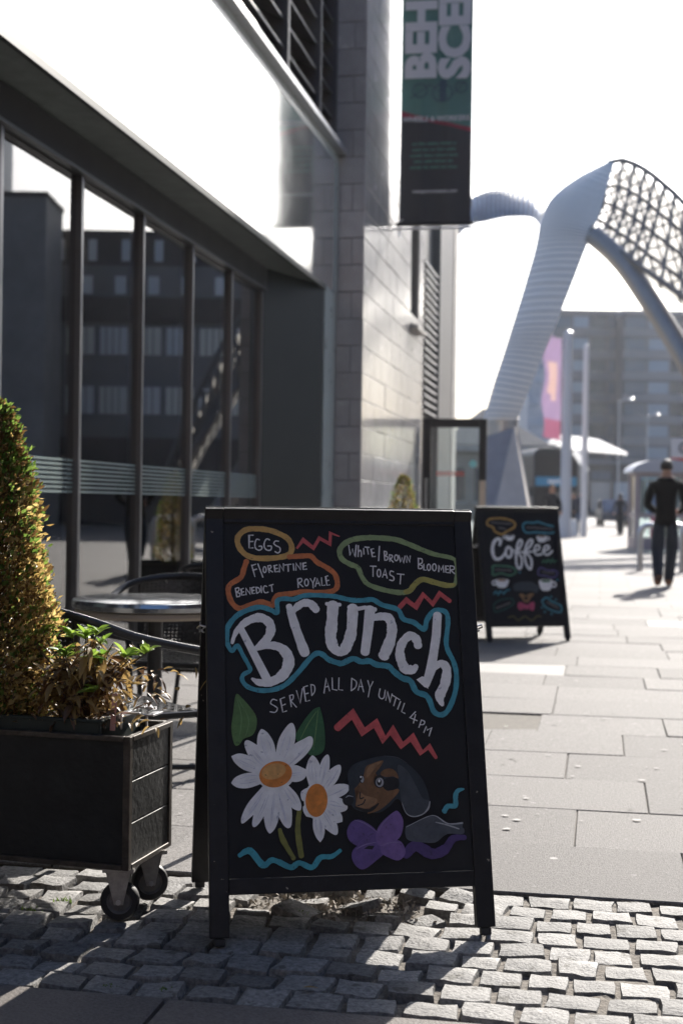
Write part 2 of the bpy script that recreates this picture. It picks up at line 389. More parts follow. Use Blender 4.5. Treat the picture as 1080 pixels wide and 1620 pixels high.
# the room behind the glass
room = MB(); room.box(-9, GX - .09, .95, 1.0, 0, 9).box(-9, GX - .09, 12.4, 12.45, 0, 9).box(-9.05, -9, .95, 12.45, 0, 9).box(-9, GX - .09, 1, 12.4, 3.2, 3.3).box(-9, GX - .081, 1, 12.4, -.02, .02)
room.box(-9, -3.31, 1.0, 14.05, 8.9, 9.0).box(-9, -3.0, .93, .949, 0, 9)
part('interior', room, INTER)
for (yy, xx) in ((8.2, -5.2), (9.6, -5.6), (7.4, -6.4)):
    c = part('pendant_lamp', MB().lathe([(.001, .10), (.05, .09), (.07, 0), (.06, 0), (.001, .02)], 12, (xx, yy, 1.98)), DARKMETAL)
    em = bpy.data.materials.get('bulb') or mat('bulb', (1, .5, .2)); em.node_tree.nodes['Principled BSDF'].inputs['Emission Color'].default_value = (1, .35, .1, 1); em.node_tree.nodes['Principled BSDF'].inputs['Emission Strength'].default_value = 30
    part('bulb', MB().lathe([(.001, -.03), (.02, -.015), (.02, .01), (.001, .02)], 10, (xx, yy, 1.97)), em, c)
    part('cable', MB().tube([(xx, yy, 2.07), (xx, yy, 3.2)], .004, 5), DARKMETAL, c)

em2 = mat('lit_panel', (.9, .35, .1)); em2.node_tree.nodes['Principled BSDF'].inputs['Emission Color'].default_value = (1, .30, .08, 1); em2.node_tree.nodes['Principled BSDF'].inputs['Emission Strength'].default_value = .8
part('lit_panel', MB().box(-3.75, -3.72, 13.0 - .9, 13.0 - .72, 1.68, 1.80), em2)
gum = MB(); rgm = random.Random(21); GUMM = [mat('pale_gum', (.30, .29, .28), .8), mat('dark_gum', (.07, .066, .062), .8)]
for k in range(420):
    gy_ = rgm.uniform(4.2, 15.5) if k > 120 else rgm.uniform(4.2, 7.5); gx_ = rgm.uniform(-2.4, 3.2); rr_ = rgm.uniform(.005, .017); gum.mi = 0 if rgm.random() < .6 else 1; an = rgm.uniform(0, 6)
    gum.add([(gx_ + rr_ * (1 + .25 * sin(3 * q + an)) * cos(q * pi / 4), gy_ + rr_ * (.8 + .2 * sin(2 * q + an)) * sin(q * pi / 4), .0026) for q in range(8)], [tuple(range(8))])
gum.mi = 0; gum.build('gum_spots', GUMM, pav)['kind'] = 'stuff'

# ================================================================ stone building beyond
stone = empty('stone_building', (-4, 18, 0), 0, 'grey polished stone block building with louvred vent and narrow slot window', 'building')
SX = -2.37
part('wall', MB().box(-9, SX - .03, 14.10, 17.6, 0, 12).box(-9, SX - .03, 18.42, 18.93, 0, 12).box(-9, SX - .03, 17.6, 18.42, 0, 3.36).box(-9, SX - .5, 17.6, 18.42, 3.36, 12), STONEJ, stone)
ch = .27; rb = random.Random(5)
bmesh_cache = {}
def block(x0, x1, y0, y1, z0, z1):
    part('stone_block', MB().box(x0, x1, y0, y1, z0, z1), STONE, stone, bevel=.004, seg=1)
for c in range(28):
    z0, z1 = c * ch + .003, (c + 1) * ch - .003
    if c % 2: block(SX - .12, SX + rb.uniform(-.001, .002), 14.056, 14.30, z0, z1); y = 14.303; block(SX - .30, SX - .123, 14.06, 14.12, z0, z1)
    else: block(SX - .30, SX + rb.uniform(-.001, .002), 14.056, 14.56, z0, z1); y = 14.563
    while y < 18.9:
        L = .52; y1 = min(y + L, 18.93)
        if y1 > 17.6 and y < 18.42 and z0 > 3.3:
            if y < 17.55: block(SX - .029, SX + rb.uniform(-.002, .002), y, 17.6, z0, z1)
            y = max(y1, 18.42) if y1 < 18.42 else y1
            if y < 18.44: y = 18.424
            continue
        if y1 - y > .05: block(SX - .029, SX + rb.uniform(-.002, .002), y, y1 - .005, z0, z1)
        y = y1
part('slot_window', MB().box(SX - .49, SX - .20, 17.61, 18.41, 3.40, 11.8), mat('slot_dark', (.05, .05, .052), .3), stone)
part('window_sill', MB().hexa([(SX - .2, 17.58, 3.33), (SX + .10, 17.58, 3.30), (SX + .10, 18.45, 3.30), (SX - .2, 18.45, 3.33), (SX - .2, 17.58, 3.43), (SX + .10, 17.58, 3.345), (SX + .10, 18.45, 3.345), (SX - .2, 18.45, 3.43)]), CONC, stone)
part('vent_frame', MB().box(-3, SX - .07, 18.94, 20.45, 2.30, 8), mat('vent_back', (.10, .10, .10), .6), stone)
VB = mat('vent_blade', (.55, .54, .53), .4, .3)
for k in range(20):
    z = 2.36 + k * .105
    part('vent_blade', MB().hexa([(SX - .068, 18.97, z + .05), (SX + .02, 18.97, z), (SX + .02, 20.42, z), (SX - .068, 20.42, z + .05), (SX - .068, 18.97, z + .065), (SX + .02, 18.97, z + .035), (SX + .02, 20.42, z + .035), (SX - .068, 20.42, z + .065)]), VB, stone)
part('dark_pier', MB().box(-3, SX + .04, 20.47, 22.3, 0, 12), mat('pier_grey', (.13, .13, .135), .45, scale=2, var=.1), stone)
part('pale_pier', MB().box(-3, SX + .05, 22.31, 22.9, 0, 12), CONC, stone)
part('door_recess', MB().box(-3.2, -3.05, 18.94, 20.45, 0, 2.295), mat('recess', (.04, .04, .042), .5), stone)
part('roof', MB().box(-9.1, SX - .1, 14.1, 22.85, 12.005, 12.2), CONC, stone)

door = empty('glass_door', (SX + .03, 18.9, 0), 0, 'black framed glass door standing open against the stone building', 'door')
for n_, b in (('door_frame', (0, .10, -.03, .03, .01, 2.26)), ('door_frame', (.74, .84, -.03, .03, .01, 2.26)), ('top_rail', (.1005, .7395, -.029, .029, 2.14, 2.26)), ('bottom_rail', (.1005, .7395, -.029, .029, .01, .22))):
    MB().box(*b).build(n_, DARKMETAL, door, bevel=.004)
MB().box(.101, .739, -.006, .006, .221, 2.139).build('glass_pane', CLEAR, door)
MB().box(.752, .835, -.04, -.031, .02, 1.44).build('lit_stile_strip', mat('beige_lit_stile', (.62, .5, .38), .5), door)  # beige strip paints in the lit lower part of the outer stile
MB().tube([(.05, -.03, .85), (.05, -.09, .85), (.05, -.09, 1.45), (.05, -.03, 1.45)], .014, 8).build('door_handle', STEEL, door, smooth=True)
MB().cyl((.66, -.008, 1.66), .05, -.002, 20, 'y').build('sticker', mat('teal_sticker', (.35, .75, .74), .5), door)
sq = MB(); xx = .18
for k in range(9):
    w_ = rb.uniform(.025, .04); sq.box(xx, xx + w_ * .3, -.0085, -.007, 1.50, 1.56).box(xx + w_ * .35, xx + w_ * .9, -.0085, -.007, 1.50, 1.515).box(xx + w_ * .35, xx + w_ * .9, -.0085, -.007, 1.535, 1.55); xx += w_ * 1.2
sq.build('red_lettering', mat('red_vinyl', (.75, .12, .08), .5), door)
# ================================================================ banner on the stone building
def text_mesh(name, txt, size, m, parent, matrix, offset=0.0, ext=.001, align='CENTER', xs=1.0):
    c = bpy.data.curves.new(name, 'FONT'); c.body = txt; c.size = size; c.extrude = ext; c.offset = offset; c.align_x = align; c.resolution_u = 3
    t = bpy.data.objects.new('tmp', c); COL.objects.link(t)
    me = bpy.data.meshes.new_from_object(t.evaluated_get(bpy.context.evaluated_depsgraph_get())); bpy.data.objects.remove(t)
    me.transform(matrix @ Matrix.Scale(xs, 4, (1, 0, 0))); me.materials.clear(); me.materials.append(m)
    o = bpy.data.objects.new(name, me); COL.objects.link(o); o.parent = parent; return o

BX0, BX1, BY, BZ = -2.085, -1.350, 14.5, 3.99; BK = 16.05 / 14.5; WXL = (SX - BX0 * BK) / BK
ban = empty('hanging_banner', (BX0 * BK, BY * BK, (BZ - 1.13) * BK + 1.13), 0, 'tall green and charcoal museum banner on a steel bracket on the stone wall', 'banner')
ban.scale = (BK, BK, BK)
BW = BX1 - BX0; BH = 3.1
CLOTH = lambda n, c: mat(n, c, .75, scale=6, var=.08)
cl = MB(); NXb, NYb = 24, 40
CH_, GR_, RED_, TEAL_ = CLOTH('banner_charcoal', (.060, .062, .068)), CLOTH('banner_green', (.11, .25, .22)), CLOTH('banner_red', (.30, .045, .075)), CLOTH('banner_blue', (.07, .13, .17))
def bwave(x): return .012 * sin(x / BW * 2 * pi * 2.5) + .006 * sin(x / BW * 2 * pi * 5.3 + 1)
def bz_red(x, k):   # slanting red band
    return (1.10 - .17 * (x / BW) ** 1.2, 1.175 - .20 * (x / BW) ** .8)[k]
def bpanel(name, f0, f1, m):
    v = []; f = []
    for i in range(NXb + 1):
        x = BW * i / NXb
        for z in (f0(x), f1(x)):
            v.append((x, bwave(x) - .002, z)); v.append((x, bwave(x) + .002, z))
    for i in range(NXb):
        a = i * 4; b = a + 4
        f += [(a, b, b + 2, a + 2), (a + 1, a + 3, b + 3, b + 1), (a, a + 1, b + 1, b), (a + 2, b + 2, b + 3, a + 3)]
    f += [(0, 2, 3, 1), (NXb * 4, NXb * 4 + 1, NXb * 4 + 3, NXb * 4 + 2)]
    return MB().add(v, f).build(name, m, ban, smooth=True)
bpanel('charcoal_cloth', lambda x: 0.0, lambda x: bz_red(x, 0), CH_)
bpanel('red_stripe', lambda x: bz_red(x, 0), lambda x: bz_red(x, 1), RED_)
bpanel('green_cloth', lambda x: bz_red(x, 1), lambda x: BH, GR_)
LT = mat('banner_white', (.68, .68, .70), .7)
rot90 = Matrix.Rotation(pi / 2, 4, 'X')                       # text upright, facing -Y
def btext(name, txt, size, x, z, m, up=False, **k):
    M = Matrix.Translation((x, -.021, z)) @ rot90
    if up: M = M @ Matrix.Rotation(pi / 2, 4, 'Z')
    return text_mesh(name, txt, size, m, ban, M, **k)
btext('banner_lettering', 'BEHIND', .42, .345, 1.475, LT, up=True, align='LEFT', offset=.022, xs=1.08)
btext('banner_lettering', 'SCENES', .42, .69, 1.475, LT, up=True, align='LEFT', offset=.022, xs=1.08)
btext('banner_caption', 'WHEELS & WORKERS', .070, BW / 2, 1.045, LT, offset=.002, xs=1.02)
btext('banner_address', 'transport-museum.com', .048, BW / 2, .315, LT, offset=.001)
gl = MB(); rg = random.Random(2)
for k, (x0, x1) in enumerate(((.13, .57), (.13, .57), (.11, .60), (.15, .54), (.11, .59))):
    z = .80 - k * .060; x = x0
    while x < x1:
        for q in range(rg.randint(3, 7)):
            hh = rg.choice((.022, .022, .03)); gl.box(x, x + .006, -.021, -.0195, z, z + hh).box(x + .008, x + .013, -.021, -.0195, z + .014, z + .02); x += .018
            if x > x1: break
        x += .014
gl.build('banner_small_print', mat('banner_green_print', (.12, .38, .29), .7), ban)
sk = MB()   # dark blue machine drawing on the green
for (cx, cz, r) in ((.20, 1.36, .075), (.43, 1.33, .10), (.62, 1.38, .06)):
    sk.tube([(cx + r * cos(a * pi / 8), -.0205, cz + r * .9 * sin(a * pi / 8)) for a in range(16)], .007, 5, closed=True)
sk.box(.40, .47, -.021, -.0195, 1.24, 1.46).tube([(.1, -.02, 1.28), (.3, -.02, 1.42), (.5, -.02, 1.27), (.66, -.02, 1.44)], .006, 5).build('banner_drawing', TEAL_, ban)
MB().cyl((-.03, 0, .0), .022, BW + .06, 10, 'x').build('banner_rod', DARKMETAL, ban, smooth=True)
MB().cyl((-.03, 0, BH), .022, BW + .06, 10, 'x').build('banner_rod', DARKMETAL, ban, smooth=True)
MB().tube([(WXL, 0, -.045), (BW + .05, 0, -.045), (BW + .05, 0, .06)], .014, 8).tube([(WXL + .06, 0, -.13), (WXL + .06, 0, .03), (WXL + .1, 0, .05)], .008, 6).build('bracket', STEEL, ban, smooth=True)
MB().tube([(WXL, 0, BH + .04), (BW + .05, 0, BH + .04)], .014, 8).build('bracket', STEEL, ban, smooth=True)

# ================================================================ steel arches
ARCH = mat('arch_cladding', (.95, .87, .76), .4, 0, scale=.8, var=.03)
SEAM = mat('arch_seam', (.50, .48, .46), .4, .3)
LATT = mat('arch_lattice', (.20, .185, .17), .5, .3)
def frost():
    m = bpy.data.materials.new('arch_mesh_panel'); m.use_nodes = True; n = m.node_tree.nodes; L = m.node_tree.links
    b = n['Principled BSDF']; b.inputs['Base Color'].default_value = (.62, .60, .56, 1); b.inputs['Roughness'].default_value = .6
    t = n.new('ShaderNodeBsdfTranslucent'); t.inputs[0].default_value = (.75, .73, .68, 1); mx = n.new('ShaderNodeMixShader'); mx.inputs[0].default_value = .7
    L.new(b.outputs[0], mx.inputs[1]); L.new(t.outputs[0], mx.inputs[2])
    tr = n.new('ShaderNodeBsdfTransparent'); m2 = n.new('ShaderNodeMixShader'); m2.inputs[0].default_value = .55      # fine perforated mesh lets sky through
    L.new(tr.outputs[0], m2.inputs[1]); L.new(mx.outputs[0], m2.inputs[2]); L.new(m2.outputs[0], n['Material Output'].inputs[0]); return m
FROST = frost()
def cat(pts, n):
    P = [Vector(p) for p in pts]; out = []
    for i in range(len(P) - 1):
        p0 = P[max(i - 1, 0)]; p1 = P[i]; p2 = P[i + 1]; p3 = P[min(i + 2, len(P) - 1)]
        for k in range(n):
            t = k / n; out.append(.5 * ((2 * p1) + (p2 - p0) * t + (2 * p0 - 5 * p1 + 4 * p2 - p3) * t * t + (3 * p1 - p0 - 3 * p2 + p3) * t ** 3))
    out.append(P[-1]); return out
a_root = at(797, 800, 40); arch = empty('steel_arch', (a_root.x, a_root.y, 0), 0, 'great twisted silver steel arch with lattice underside rising from stone plinth', 'arch')
def loc(p): return Vector(p) - arch.location
# ribbed leg: left edge, right edge and a rear edge give a three-sided twisted wing
Ledge = cat([loc(at(*p)) for p in ((764, 664, 40), (780, 608, 40.2), (797, 556, 40.5), (809, 517, 40.8), (829, 452, 41.3), (846, 392, 41.9), (855, 348, 42.5), (873, 312, 43), (912, 281, 43.6), (960, 256, 44))], 6)
Redge = cat([loc(at(*p)) for p in ((818, 664, 39.5), (836, 618, 39.6), (859, 562, 39.8), (879, 513, 40), (905, 448, 40.4), (928, 388, 40.9), (938, 362, 41.3), (950, 330, 42), (960, 296, 42.8), (972, 256, 43.8))], 6)
n_ = len(Ledge); back = []
for i in range(n_):
    m_ = (Ledge[i] + Redge[i]) / 2; w_ = (Redge[i] - Ledge[i]).length
    back.append(m_ + Vector((.05, 1.0, .1)) * (w_ * .75 + .3))
vs = []; fs = []
seg = 7
for i in range(n_):
    mid = (Ledge[i] + Redge[i]) / 2; bul = Vector((-.15, -1, .0)) * (Redge[i] - Ledge[i]).length * .22
    rib = .035 if i % 2 == 0 else 0
    ring = []
    for k in range(seg):
        t = k / (seg - 1); ring.append(Ledge[i].lerp(Redge[i], t) + (bul * (1 - rib * 2)) * (4 * t * (1 - t)))
    ring.append(back[i]); vs += ring
m_ = seg + 1
for i in range(n_ - 1):
    for k in range(m_):
        l = (k + 1) % m_; fs.append((i * m_ + k, i * m_ + l, (i + 1) * m_ + l, (i + 1) * m_ + k))
fs += [tuple(range(m_ - 1, -1, -1)), tuple((n_ - 1) * m_ + k for k in range(m_))]
recalc(MB().add(vs, fs).build('ribbed_leg', ARCH, arch, smooth=True, angle=30))
for i in range(1, n_ - 1, 1):      # standing seams across the leg
    mid = (Ledge[i] + Redge[i]) / 2; bul = Vector((-.15, -1, .0)) * (Redge[i] - Ledge[i]).length * .22
    path = [Ledge[i].lerp(Redge[i], t / 10) + bul * (4 * (t / 10) * (1 - t / 10)) * 1.012 for t in range(11)]
    MB().tube(path, .020, 5).build('seam', SEAM, arch, smooth=True)
# overhead part: top edge and bottom edge, with tubes across and a pale mesh above
Top = cat([loc(at(*p)) for p in ((962, 257, 44), (985, 253, 43.6), (1022, 270, 42.8), (1056, 298, 42), (1082, 323, 41.4), (1160, 420, 39.5), (1250, 560, 38), (1330, 760, 37))], 5)
Bot = cat([loc(at(*p)) for p in ((934, 364, 41.2), (950, 380, 40.8), (985, 402, 40.2), (1020, 428, 39.6), (1080, 470, 38.8), (1150, 545, 37.8), (1235, 660, 37), (1315, 790, 36.6))], 5)
def resample(A_, B_, step):
    ac = [0]
    for i in range(1, len(A_)): ac.append(ac[-1] + (A_[i] - A_[i - 1]).length)
    n = int(ac[-1] / step); oa_, ob_ = [], []
    for k in range(n + 1):
        s_ = ac[-1] * k / n; j = max(0, min(len(A_) - 2, next((i for i in range(len(ac) - 1) if ac[i + 1] >= s_), len(A_) - 2))); t = (s_ - ac[j]) / max(1e-6, ac[j + 1] - ac[j])
        oa_.append(A_[j].lerp(A_[j + 1], t)); ob_.append(B_[j].lerp(B_[j + 1], t))
    return oa_, ob_
Top, Bot = resample(Top, Bot, .52)
N = len(Top)
up_n = [((Bot[i] - Top[i]).cross(Top[min(i + 1, N - 1)] - Top[max(i - 1, 0)])).normalized() for i in range(N)]
up_n = [v if v.y > 0 else -v for v in up_n]
v = []; f = []
for i in range(N):
    for off in (0.55, 0.62):
        v += [Top[i].lerp(Bot[i], t) + up_n[i] * off * (.55 + 1.8 * t * (1 - t)) for t in (0, .25, .5, .75, 1)]
for i in range(N - 1):
    a, b = i * 10, (i + 1) * 10
    for k in range(4): f += [(a + k, b + k, b + k + 1, a + k + 1), (a + 5 + k, a + 6 + k, b + 6 + k, b + 5 + k)]
    f += [(a, a + 5, b + 5, b), (a + 4, b + 4, b + 9, a + 9)]
MB().add(v, f).build('mesh_skin', FROST, arch, smooth=True)
for e in (Top, Bot): MB().tube(e, .085, 10).build('edge_tube', LATT, arch, smooth=True)
for t in (.25, .5, .75):
    MB().tube([Top[i].lerp(Bot[i], t) + up_n[i] * .28 for i in range(N)], .06, 7).build('chord', LATT, arch, smooth=True)
for i in range(0, N):
    MB().tube([Top[i], Top[i].lerp(Bot[i], .5) + up_n[i] * .3, Bot[i]], .055, 6).build('cross_tube', LATT, arch, smooth=True)
for i in range(N - 1):
    for t0, t1 in ((0, .25), (.25, 0), (.25, .5), (.5, .25), (.5, .75), (.75, .5), (.75, 1), (1, .75)):
        MB().tube([Top[i].lerp(Bot[i], t0) + up_n[i] * .15, Top[i + 1].lerp(Bot[i + 1], t1) + up_n[i + 1] * .3], .034, 5).build('lattice_tube', LATT, arch, smooth=True)
# lower strut
St = cat([loc(at(*p)) for p in ((938, 372, 41), (975, 405, 40.5), (1010, 450, 40), (1080, 562, 39), (1180, 740, 37.6), (1240, 850, 37))], 6)
MB().tube(St, .30, 14).build('strut', mat('strut_grey', (.34, .32, .30), .42, .6, scale=2, var=.1), arch, smooth=True)
# plinth
bp = [loc(at(*p)) for p in ((764, 800, 39.6), (846, 800, 38.6), (850, 800, 41.5), (772, 800, 42))]
for q in bp: q.z = 0
tp = [loc(at(*p)) for p in ((770, 690, 39.9), (813, 676, 39.4), (818, 676, 40.6), (772, 690, 41))]
apex = loc(at(813, 672, 39.4))
mid_b = loc(at(770, 800, 39.2)); mid_b.z = 0
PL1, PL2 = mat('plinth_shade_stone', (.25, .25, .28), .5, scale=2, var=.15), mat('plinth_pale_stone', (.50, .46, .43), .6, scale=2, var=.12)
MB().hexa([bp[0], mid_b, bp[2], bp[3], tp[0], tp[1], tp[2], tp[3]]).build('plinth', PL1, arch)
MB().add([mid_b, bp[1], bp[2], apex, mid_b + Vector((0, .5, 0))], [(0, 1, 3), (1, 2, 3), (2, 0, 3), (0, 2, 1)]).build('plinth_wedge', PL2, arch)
MB().tube([loc(at(793, 692, 40.6)), loc(at(794, 664, 40.6))], [.42, .46], 16).build('collar', STEEL, arch, smooth=True)
arch['label'] = 'great twisted silver steel arch with lattice underside rising from stone plinth'
# second arch, farther off to the left
b_root = at(560, 800, 62); arch2 = empty('steel_arch', (b_root.x, b_root.y, 0), 0, 'farther silver arch curving out from behind the hanging banner', 'arch')
T2 = cat([Vector(at(*p)) - arch2.location for p in ((520, 760, 60), (600, 520, 60), (660, 400, 60), (720, 330, 60), (770, 302, 60), (815, 303, 60), (862, 325, 60), (876, 400, 61), (858, 520, 62), (830, 600, 62.5), (800, 790, 63))], 6)
B2 = cat([Vector(at(*p)) - arch2.location for p in ((560, 770, 58), (630, 540, 58), (690, 425, 58), (735, 362, 58), (770, 350, 58), (812, 343, 58), (850, 352, 58), (856, 420, 59), (838, 520, 60), (815, 590, 60.5), (785, 790, 61))], 6)
v = []; f = []
for i in range(len(T2)):
    d_ = Vector((0, 1.2, .3)); m2 = (T2[i] + B2[i]) / 2
    v += [T2[i], m2 + Vector((0, -.4, -.1)), B2[i], m2 + d_]
for i in range(len(T2) - 1):
    for k in range(4): l = (k + 1) % 4; f.append((i * 4 + k, i * 4 + l, i * 4 + 4 + l, i * 4 + 4 + k))
recalc(MB().add(v, f).build('cladding', mat('arch_blue_grey', (.35, .39, .45), .3, .5, scale=1.5, var=.25), arch2, smooth=True, angle=40))
for i in range(0, len(T2), 1): MB().tube([T2[i], (T2[i] + B2[i]) / 2 + Vector((0, -.4, -.1)), B2[i]], .05, 5).build('rib', LATT, arch2, smooth=True)

# ================================================================ far buildings
def block_building(name, u0, u1, d, top_v, label, wallm, floors, base, wm, fm, ww=2.0, gap=.35, wh=1.5, mat_sill=None, depth=14, roofh=.6):
    p0 = at(u0, 800, d); p1 = at(u1, 800, d); w = (p1 - p0).length; H = at(u0, top_v, d).z
    e = empty(name, (p0.x, p0.y, 0), math.atan2(p1.y - p0.y, p1.x - p0.x), label, 'building')
    MB().box(0, w, 0, depth, 0, H).build('wall', wallm, e)
    MB().box(-.15, w + .15, -.25, depth, H, H + roofh).build('parapet', fm, e)
    fh = (H - base) / floors; nw = max(1, int(w / (ww + gap))); st = w / nw
    for k in range(floors):
        z = base + k * fh
        MB().box(-.05, w + .05, -.18, -.002, z + .02, z + (fh - wh) * .75).build('spandrel', fm, e)
        for i in range(nw):
            x = i * st + gap / 2; zz = z + (fh - wh) * .8
            o = MB().box(x, x + st - gap, -.06, .02, zz, zz + wh).build('window', wm[(i * 7 + k * 3) % len(wm)], e)
    return e
WB = [glass_m for glass_m in (mat('far_window', (.10, .13, .17), .12, 0, .8), mat('far_window_pale', (.30, .36, .42), .2, 0, .8), mat('far_window_dark', (.045, .05, .06), .15, 0, .8))]
FW_, FS_ = mat('far_concrete', (.10, .105, .118), .7, scale=.5, var=.12), mat('far_spandrel', (.17, .18, .195), .65, scale=.5, var=.1)
block_building('office_block', 872, 984, 196, 497, 'eight-storey grey office block behind the flagpole', FW_, 8, 3.5, WB, FS_)
block_building('office_block', 982, 1240, 190, 498, 'wide grey office slab with pale bands at the right of the street end', FW_, 8, 3.5, WB, mat('far_band', (.25, .255, .265), .6), ww=2.6)
block_building('pale_tower', 832, 868, 172, 540, 'pale blue-grey building end behind the arch leg', mat('pale_render', (.45, .48, .53), .6), 7, 3, [mat('pale_window', (.36, .40, .46), .2)], mat('pale_band', (.50, .53, .57), .6), ww=1.6, wh=1.2)
# hip-roofed classical building
hp = at(700, 800, 105); he = empty('classical_building', (hp.x, hp.y, 0), radians(10), 'low stone building with hipped slate roof behind the arch plinth', 'building')
HW = 168 * 105 / 2250
MB().box(0, HW - .5, 0, 12, 0, 5.0).build('wall', mat('tan_stone', (.30, .265, .22), .8, scale=1, var=.12), he)
MB().box(-.3, HW + .0, -.5, 12.3, 5.0, 5.5).build('cornice', CONC, he)
MB().add([(-.4, -.6, 5.5), (HW + .1, -.6, 5.5), (HW + .1, 12.4, 5.5), (-.4, 12.4, 5.5), (HW * .42, 5, 8.5), (HW * .48, 5, 8.5)], [(0, 1, 5, 4), (1, 2, 5), (2, 3, 4, 5), (3, 0, 4)]).build('roof', mat('brown_slate', (.16, .145, .13), .7, scale=2, var=.2), he)
for k in range(5):
    x = .8 + k * 1.5
    w_ = MB().box(x, x + .8, -.05, .02, 1.3, 3.8).build('window', WB[2], he); MB().box(x - .1, x + .9, -.12, -.051, 1.15, 1.29).build('sill', CONC, w_)

# buildings on the other side of the street, seen mirrored in the cafe glass
def mirrored(xc, d): return Vector((4.75 - .984 * xc + (d - 60) * .179, .179 * xc + 59 + (d - 60) * .984, 0))
oa, ob = mirrored(-3.0, 60), mirrored(-13.3, 60)
oe = empty('street_building', oa, math.atan2(ob.y - oa.y, ob.x - oa.x), 'long grey building across the street mirrored in the cafe windows', 'building')
OW = (ob - oa).length
OG = mat('opposite_grey', (.25, .245, .245), .6, scale=1, var=.1); OD = mat('opposite_brown', (.11, .095, .09), .6, scale=1, var=.12)
MB().box(0, OW, 0, 12, 0, 10.95).build('wall', OG, oe)
MB().box(.2, OW - .2, .4, 11.6, 10.95, 12.5).build('attic', OD, oe)
MB().box(-.1, OW + .1, -.15, -.002, 8.55, 9.6).build('brown_band', OD, oe)
MB().box(0, OW, -.12, -.003, .1, 3.7).build('shopfronts', OD, oe)
sk_ = mat('opposite_window', (.80, .82, .84), .3, 0, .8); sk2 = mat('opposite_window_pale', (.86, .84, .76), .4)
for i in range(7):
    x = .5 + i * 1.4
    if x + 1.1 > OW: break
    MB().box(x, x + .35, .33, .399, 11.2, 12.1).build('window', sk_, oe); MB().box(x + .1, x + .55, -.04, .01, 9.75, 10.5).build('window', sk_, oe)
    for z in (4.7, 7.2):
        w_ = MB().box(x, x + 1.15, -.05, .01, z, z + 1.15).build('window', (sk2, sk_)[(i + (z > 5)) % 2], oe)
        for q in range(3): MB().box(x + .3 + q * .28, x + .34 + q * .28, -.07, -.051, z, z + 1.15).build('glazing_bar', OD, w_)
oc, od = mirrored(-11.7, 56), mirrored(-13.35, 56)
oe2 = empty('stair_tower', oc, math.atan2(od.y - oc.y, od.x - oc.x), 'plain grey stair tower across the street mirrored in the cafe glass', 'tower')
MB().box(0, 1.7, -.2, 3, 0, 12.9).build('shaft', mat('tower_render', (.42, .40, .38), .7, scale=1, var=.15), oe2); MB().box(-.05, 1.75, -.25, 3.05, 12.9, 13.1).build('coping', OD, oe2)
of, og = mirrored(-15.2, 55), mirrored(-33, 55)
oe3 = empty('clad_tower', of, math.atan2(og.y - of.y, og.x - of.x), 'tall pale panelled tower across the street mirrored at the left edge of the glass', 'tower')
MB().box(0, 17, 0, 10, 0, 30).build('shaft', mat('pale_cladding', (.36, .40, .45), .4, .2), oe3)
for k in range(12): MB().box(-.02, 17.02, -.03, -.002, 2.4 * k + 1.9, 2.4 * k + 2.0).build('panel_joint', OD, oe3)
MB().box(-.1, 17.1, -.1, 10.1, 30, 30.4).build('coping', OG, oe3)

# unseen blocks added behind, right and left of the viewer to cut sky fill
def fill_blocker(x0, x1, y0, y1, H, rz, label, wm_):
    e = empty('fill_blocker_building', ((x0 + x1) / 2, (y0 + y1) / 2, 0), 0, label, 'building'); hx, hy = (x1 - x0) / 2, (y1 - y0) / 2
    MB().box(-hx, hx, -hy, hy, 0, H).build('wall', wm_, e); MB().box(-hx - .2, hx + .2, -hy - .2, hy + .2, H, H + .5).build('parapet', CONC, e)
    n = int(2 * hy / 3) if rz else int(2 * hx / 3)
    for k in range(n):
        for z in (.9, 4.4, 7.6, 10.4):
            if z + 1.8 > H: continue
            a = -(hy if rz else hx) + 3 * k + .8
            if rz: MB().box(rz * hx - .03, rz * hx + .03, a, a + 1.5, z, z + 1.8).build('window', WB[(k + int(z)) % 3], e)
            else: MB().box(a, a + 1.5, hy - .03, hy + .03, z, z + 1.8).build('window', WB[(k + int(z)) % 3], e)
BRK = mat('brown_brick', (.16, .10, .075), .85, scale=3, var=.2)
fill_blocker(11, 22, -40, 17, 13, -1, 'unseen brown brick row added right of the viewer to cut sky fill', BRK)
fill_blocker(-12, 9, -36, -24, 13, 0, 'unseen brown brick block added behind the viewer to cut sky fill', BRK)
fill_blocker(-14, -3.05, -22, .9, 9, 1, 'unseen dark cafe wing added left of the viewer to cut sky fill', mat('dark_render', (.10, .10, .105), .7, scale=2, var=.1))
